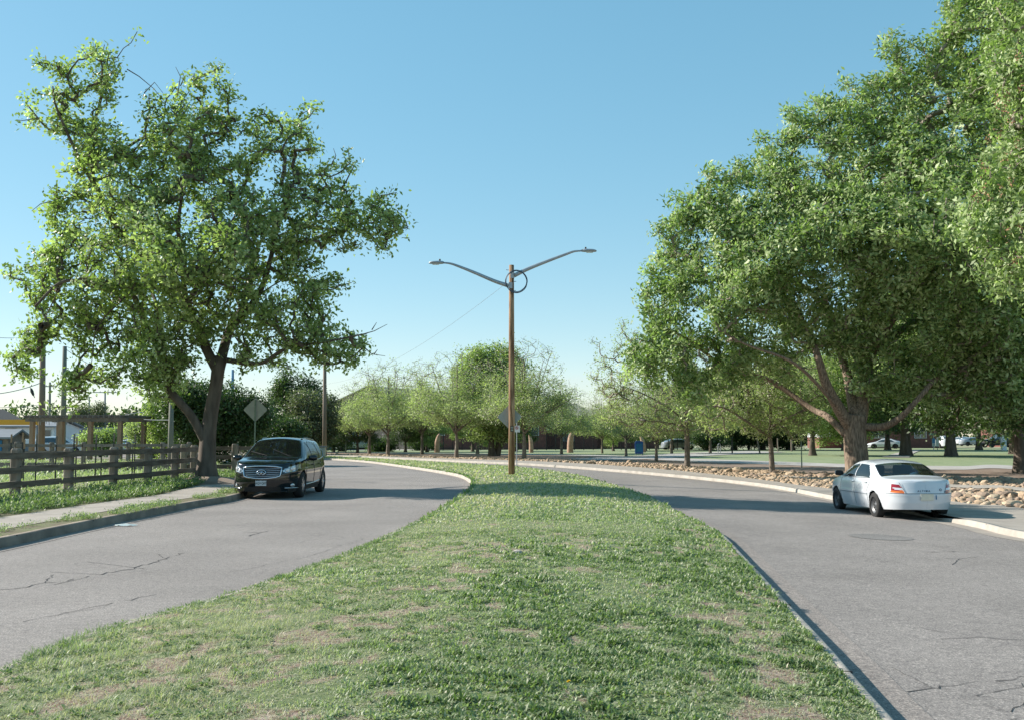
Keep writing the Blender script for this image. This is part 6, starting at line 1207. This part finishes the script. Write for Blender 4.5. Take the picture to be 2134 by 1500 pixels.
house('small garden shed with bright blue door at the left edge', 8, 75, 2.0, 2.5, 1.6, 2.15, 0, 'greywood', 'greywall', doors=[(-.1, 1.3, 1.45, 'bluedoor')], name='garden_shed', cat='shed')
house('brown gabled roof house at the very left edge', -22, 130, 7, 6, 3.2, 5.2, 0, 'whitewall', 'roofbrown', ridge_dir='y')
house('plain grey metal building right of the slim wooden pole', 702, 128, 4.6, 6, 2.5, 2.5, 0, 'greywall', 'greywall', name='metal_building', cat='building')
house('low red brick wall building left of the slim wooden pole', 655, 125, 2.6, 5, 2.0, 2.0, 0, 'brick', 'brick', name='brick_building', cat='building')
house('red brick building with white windows behind the footpath', 1868, 150, 14, 8, 5.2, 5.2, 0, 'brick', 'roofbrown', wins=[(.28, 2.2, 1.8, 1.5), (.95, 2.2, .8, 1.8), (-.6, 2.2, 1.8, 1.5)], name='brick_building', cat='building')
house('brick building with dark brick piers by the street sign', 1925, 156, 4.5, 8, 5.8, 5.8, 0, 'roofbrown', 'roofbrown', name='brick_building', cat='building')
house('red brick and white house behind the thick ridged trunk', 1748, 156, 8, 6, 3.0, 4.3, 0, 'whitewall', 'roof', lower=('brick', 1.6))
house('orange brick building beyond the black pickup at the right edge', 2120, 175, 9, 8, 6.5, 6.5, 0, 'brick', 'roofbrown', wins=[(-.75, 3.8, 1.3, 1.8), (-.2, 3.8, 1.3, 1.8)], name='brick_building', cat='building')
# orange beam (gantry) at the left
x, y, z = W(28, 879, 80); m_ = MB(); m_.box((0, 0, 0), (4.2, .35, .42)); m_.box((2.0, 0, .05), (.5, .37, .3), ry=.3)
bmq = T('lifting_gantry', 'orange steel beam on grey posts above the white house at left', 'gantry', (x, y, .1)); m2 = m_.build('beam', 'orangebeam', bmq); m2.location = (0, 0, z-.1)
for sx in (-1.9, 1.95): q_ = MB(); q_.box((sx, 0, (z-.3)/2), (.12, .12, z-.3)); q_.build('post', 'greywall', bmq)
# tusk sculptures
def tusk(label, px, py, ytop, D, lean, wd, spots=True):
    x, y, z = W(px, ytop, D); r_ = T('tusk_sculpture', label, 'sculpture', (x, y, .1), group='curved stone tusk sculptures'); h_ = z-.1; P = [(0, 0, -.1), (0.01*lean, 0, h_*.35), (.12*lean, 0, h_*.62), (.42*lean, 0, h_*.86), (.72*lean, 0, h_)]
    Q = cr(P, 22); m_ = MB(); m_.tube(Q, np.interp(np.linspace(0, 1, 22), [0, .5, .85, 1], [wd, wd*.85, wd*.5, wd*.22]), 14); m_.build('tusk', 'sandstone', r_, smooth=True)
    k = MB()
    for q in (12, 14, 16, 18): c_ = Q[q]; rr = np.interp(q/21, [0, .5, .85, 1], [wd, wd*.85, wd*.5, wd*.22]); k.tube([Q[q]-(Q[q+1]-Q[q])*.25, Q[q]+(Q[q+1]-Q[q])*.25], rr+.015, 14)
    k.build('pale_bands', 'sandpale', r_); return r_
DT = G(911, 943, .1)[1]
tusk('pale stone tusk sculpture at the left among the young trees', 911, 943, 903, DT, .35, .30)
tusk('tall curved stone tusk sculpture with pale bands in front of the school', 1188, 943, 888, DT, .9, .33)
tusk('short stone tusk sculpture just right of the wooden lamp pole', 1107, 943, 905, DT, -.3, .24)
tusk('stone tusk sculpture behind the blue notice board', 1341, 941, 908, DT*1.03, -.5, .26)
# iron fence
DF = 122.0; xs_ = [W(px, 900, DF)[0] for px in np.arange(846, 1420, 19.5)]; r_ = T('iron_fence', 'thin black iron fence running in front of the school', 'fence', (xs_[0], DF, .1))
for x in xs_: m_ = MB(); m_.box((x-xs_[0], 0, 1.0), (.09, .09, 2.0)); m_.build('post', 'blackmetal', r_)
for z in (1.75, .25): m_ = MB(); m_.box(((xs_[-1]-xs_[0])/2, 0, z), (xs_[-1]-xs_[0], .04, .06)); m_.build('rail', 'blackmetal', r_)
m_ = MB()
for x in np.arange(xs_[0], xs_[-1], .16): m_.box((x-xs_[0], 0, 1.0), (.014, .014, 1.6))
m_.build('pickets', 'blackmetal', r_)
# blue board
x, y = G(1332, 949, .12); D_ = y; r_ = T('notice_board', 'blue park notice board with arched top standing on two legs', 'notice board', (x, y, .12)); sc = D_/FPX; z0, z1 = 2*sc, (949-918)*sc; w_ = 17*sc
m_ = MB(); pl_ = [(-w_/2, z0+.1), (w_/2, z0+.1), (w_/2, z1-.12), (w_/2-.1, z1-.02), (0, z1), (-w_/2+.1, z1-.02), (-w_/2, z1-.12)]; m_.prism(pl_, -.05, .05); bp = m_.build('panel', 'blueboard', r_, bev=.01)
for sx in (-1, 1): m_ = MB(); m_.box((sx*(w_/2-.08), 0.02, z0), (.08, .08, z0*2+.2)); m_.build('leg', 'signback', r_)
m_ = MB(); m_.box((0, -.055, z1*.55), (w_*.8, .01, z1*.55)); m_.build('notice_panel', 'bluedoor', bp)
# thin posts, hoops, park items
def post(label, px, py, ytop, wpx, mat, name='steel_post', lean=0):
    x, y = G(px, py, .14); z = W(px, ytop, y)[2]; b = zg(x, y)+.14; m_ = MB(); w_ = wpx*y/FPX; m_.tube([(0, 0, -.1), (lean, 0, z-b)], w_/2, 8); o = m_.build(name, mat); o.location = (x, y, b); return tag(o, label, 'post')
post('thin green steel post on the lawn edge left of the white sedan', 1671, 973, 915, 2.4, 'signpost')
post('thin black post on the lawn behind the low spreading limbs', 1526, 944, 912, 3.0, 'blackmetal')
post('pale leaning thin trunk like post on the far lawn', 1584, 944, 912, 3.4, 'barkash', name='wooden_post', lean=-.25)
post('pale thin post on the far lawn right of the leaning one', 1621, 940, 912, 2.6, 'barkash', name='wooden_post')
post('short pale post on the far lawn before dark shrubs', 1650, 939, 915, 4, 'barkash', name='wooden_post')
m_ = MB(); x, y = G(1499, 943, .14); m_.tube([(-.09, 0, -.1), (-.09, 0, .65), (-.05, 0, .78), (.05, 0, .78), (.09, 0, .65), (.09, 0, -.1)], .03, 8); o = m_.build('metal_hoop', 'galv'); o.location = (x, y, .14); o.scale = (1.3, 1.3, 1.2); tag(o, 'inverted u shaped metal hoop at the far lawn edge', 'bike hoop')
x, y = G(1946, 938, .14); r_ = T('street_name_sign', 'green street name sign with small panels on a post across the lawn', 'street sign', (x, y, .14)); zt_ = W(1946, 902, y)[2]-.14
m_ = MB(); m_.tube([(0, 0, -.1), (0, 0, zt_)], .04, 8); m_.build('post', 'galv', r_)
m_ = MB(); m_.box((-.1, -.05, zt_-.1), (.85, .02, .2)); m_.build('name_panel', 'signpost', r_)
m_ = MB(); m_.box((0, -.05, zt_-.85), (.32, .02, .55)); m_.build('side_panel', 'bluecloth', r_)
x, y = G(1950, 936.5, .14); r_ = T('notice_sign', 'pale twin panel sign on two posts below the street name sign', 'sign', (x, y, .14)); zt_ = W(1950, 914, y)[2]-.14
for sx in (-.22, .22): m_ = MB(); m_.box((sx, -.03, zt_*.65), (.40, .03, zt_*.65)); m_.build('panel', 'platetan', r_); m_ = MB(); m_.box((sx, 0.02, zt_*.2), (.06, .06, zt_*.45)); m_.build('post', 'greywood', r_)
x, y = G(2092, 937, .14); m_ = MB(); z = W(2092, 880, y)[2]; m_.box((0, 0, z/2), (.5, .5, z)); o = m_.build('white_pillar', 'whitewall', bev=.02); o.location = (x, y, .1); tag(o, 'tall white pillar across the lawn near the black pickup', 'pillar')
# white stone, flower, litter
def rock_mesh(seed, mat, sub=2, name='rock_stone'):
    import bmesh
    bm = bmesh.new(); bmesh.ops.create_icosphere(bm, subdivisions=sub, radius=1.0)
    g = np.random.default_rng(seed); ax = g.normal(0, 1, (9, 3)); ax /= np.linalg.norm(ax, axis=1)[:, None]; cut = g.uniform(.55, .9, 9)
    for v in bm.verts:
        p = np.array(v.co); 
        for a, c_ in zip(ax, cut):
            d = p@a
            if d > c_: p = p-a*(d-c_)*.97
        p = p*(1+.10*(float(vnoise(p[0]*2+seed, p[1]*2, p[2]*2, 3))-.5)); v.co = Vector(p)
    me = bpy.data.meshes.new(name); bm.to_mesh(me); bm.free(); me.materials.append(MT[mat]); return me
RM = [rock_mesh(s_, ('rock', 'rock3', 'rock2', 'rock', 'rock2')[s_ % 5]) for s_ in range(12)]
def zone_name(x, y):
    q = 'near the white sedan' if y < 36 else ('beside the low spreading young tree' if y < 50 else ('left of the sparse leaning tree' if y < 62 else 'behind the lamp pole'))
    return q
b1 = cr(offs(B1, 0.05), 700); b2 = cr(B2, 700)
g = np.random.default_rng(21); cand = []
# near group right of the sedan, split by a concrete band, then the long strip to the left
for _ in range(26000):
    k = g.integers(0, 699); f = g.random()*0.98; p = b1[k]*(1-f)+b2[k]*f
    if p[1] < 21 or p[1] > 92: continue
    D_ = p[1]; px = 1067+p[0]/D_*FPX*0.997
    if px > 2200: continue
    if D_ < 46 and px > 1730: fmin, fmax = (0.0, 0.62)
    if px > 1950:
        if 0.42 < f < 0.58: continue
        if f > 0.95: continue
    if px < 1300 and f > .85: continue
    if px > 1740 and px < 1950 and f > .5: continue
    s_ = g.uniform(.07, .16)*(1.15 if px > 1950 else 1.0)*(1+.8*(g.random() < .12)); cand.append((p[0], p[1], s_, f, px))
used_ = []; 
def clear(x, y, s_):
    for a, b_, c_ in used_[-4000:]:
        if abs(a-x) < 1 and (a-x)**2+(b_-y)**2 < (0.86*(s_+c_))**2: return False
    return True
acc = []
for c_ in cand:
    if clear(c_[0], c_[1], c_[2]): used_.append(c_[:3]); acc.append(c_)
acc.sort(key=lambda c_: -c_[2]/c_[1])
SC = ['large', 'small', 'mid sized']; 
RM += [rock_mesh(50+s_, ('rock', 'rock2', 'rock3')[s_ % 3]) for s_ in range(6)]
for n_i, (x, y, s_, f, px) in enumerate(acc[:300]):
    o = bpy.data.objects.new('rock', RM[n_i*7 % 18]); C.objects.link(o); z = zg(x, y)+.11
    o.location = (x, y, z+s_*.12); o.scale = (s_*g.uniform(.8, 1.6), s_*g.uniform(.75, 1.15), s_*g.uniform(.45, .75)); o.rotation_euler = (g.normal(0, .25), g.normal(0, .25), g.uniform(0, 6.28))
    zn = 'right of the white sedan, front row' if px > 1950 and f < .5 else ('right of the white sedan, behind the concrete band' if px > 1950 else ('between white sedan and nearest young tree' if px > 1608 else ('left of the nearest young tree' if px > 1432 else 'left of the sparse leaning young tree')))
    tag(o, 'tan rock in the bed '+zn, 'rock', 'rocks '+zn)
V = []; F = []; nb = 0; rest = acc[300:]
base = [np.array([v.co for v in rock_mesh(40+q, 'rock', 1).vertices]) for q in range(6)]; bf = [[tuple(p.vertices) for p in rock_mesh(40, 'rock', 1).polygons]][0]; bf = np.array(bf)
for n_i, (x, y, s_, f, px) in enumerate(rest):
    a = g.uniform(0, 6.28); b_ = base[n_i % 6]*[s_*g.uniform(.9, 1.4), s_, s_*.65]; c_, d = math.cos(a), math.sin(a); p = np.column_stack([b_[:, 0]*c_-b_[:, 1]*d+x, b_[:, 0]*d+b_[:, 1]*c_+y, b_[:, 2]+zg(x, y)+.11+s_*.12]); V.append(p); F.append(bf+nb); nb += len(p)
if V: tag(mesh('rock_bed_stones', np.vstack(V), np.vstack(F), 'rock', smooth=True), kind='stuff', label='small far tan stones filling the rest of the rock bed', cat='stones')
# concrete band between the two rock groups at the right
tag(strip('concrete_band', (b1*(1-.44)+b2*.44)[60:360:12].tolist(), (b1*(1-.56)+b2*.56)[60:360:12].tolist(), 0.17, 'concrete', N=60, Mc=1), kind='structure')
x, y = G(1075, 1152, .24); o = bpy.data.objects.new('white_stone', rock_mesh(77, 'concrete')); C.objects.link(o); o.location = (x, y, zg(x, y)+.25); o.scale = (.09, .06, .05); tag(o, 'small pale stone lying in the middle of the median grass', 'stone')
x, y = G(1184, 1444, .2); zq = float(mound(np.array([x]), np.array([y]))[0])+zg(x, y); fl = T('dandelion', 'single yellow dandelion in the foreground grass', 'flower', (x, y, zq)); m_ = MB(); m_.tube([(0, 0, 0), (.004, 0, .05)], .0022, 5); m_.build('stem', 'signpost', fl); m_ = MB()
for q in range(40): a = g.uniform(0, 6.28); e = g.uniform(.1, 1.4); d = Vector((math.cos(a)*math.cos(e), math.sin(a)*math.cos(e), math.sin(e)*.7))*.017; s_ = Vector((-d.y, d.x, 0)).normalized()*.003; b_ = Vector((.004, 0, .052)); m_.add([b_-s_, b_+s_, b_+d+s_, b_+d-s_], [(0, 1, 2, 3)])
m_.build('petals', 'flower', fl)
x, y = G(262, 1093, .02); m_ = MB(); n = 14; V = [(0, 0, .05)]+[(.22*math.cos(a)*(1+.2*math.sin(3*a)), .09*math.sin(a), .012+.01*math.sin(5*a)) for a in np.linspace(0, 6.283, n, False)]; m_.add(V, [(0, k+1, (k+1) % n+1) for k in range(n)]); o = m_.build('crumpled_bag', 'litter'); o.location = (x, y, .003); tag(o, 'pale crumpled plastic bag in the left gutter', 'litter')
# mulch mound at the maple's foot
m_ = MB(); m_.lathe((0, 0, 0), [(2.0, -.05), (1.4, .08), (.8, .20), (.3, .26), (.001, .27)], 24); o = m_.build('mulch_mound', 'dirt', smooth=True); o.location = (bl[0]+.2, bl[1]-.4, .12); tag(o, 'mound of brown leaf mulch around the foot of the leaning tree', 'mulch', kind='stuff')

x, y = G(1835, 1118, .004); m_ = MB(); m_.lathe((0, 0, 0), [(.62, 0), (.001, .0005)], 40); o = m_.build('road_patch', 'asphaltpatch'); o.location = (x, y, zg(x, y)+.006); o.rotation_euler = (0, math.atan(.03), 0); tag(o, kind='structure')
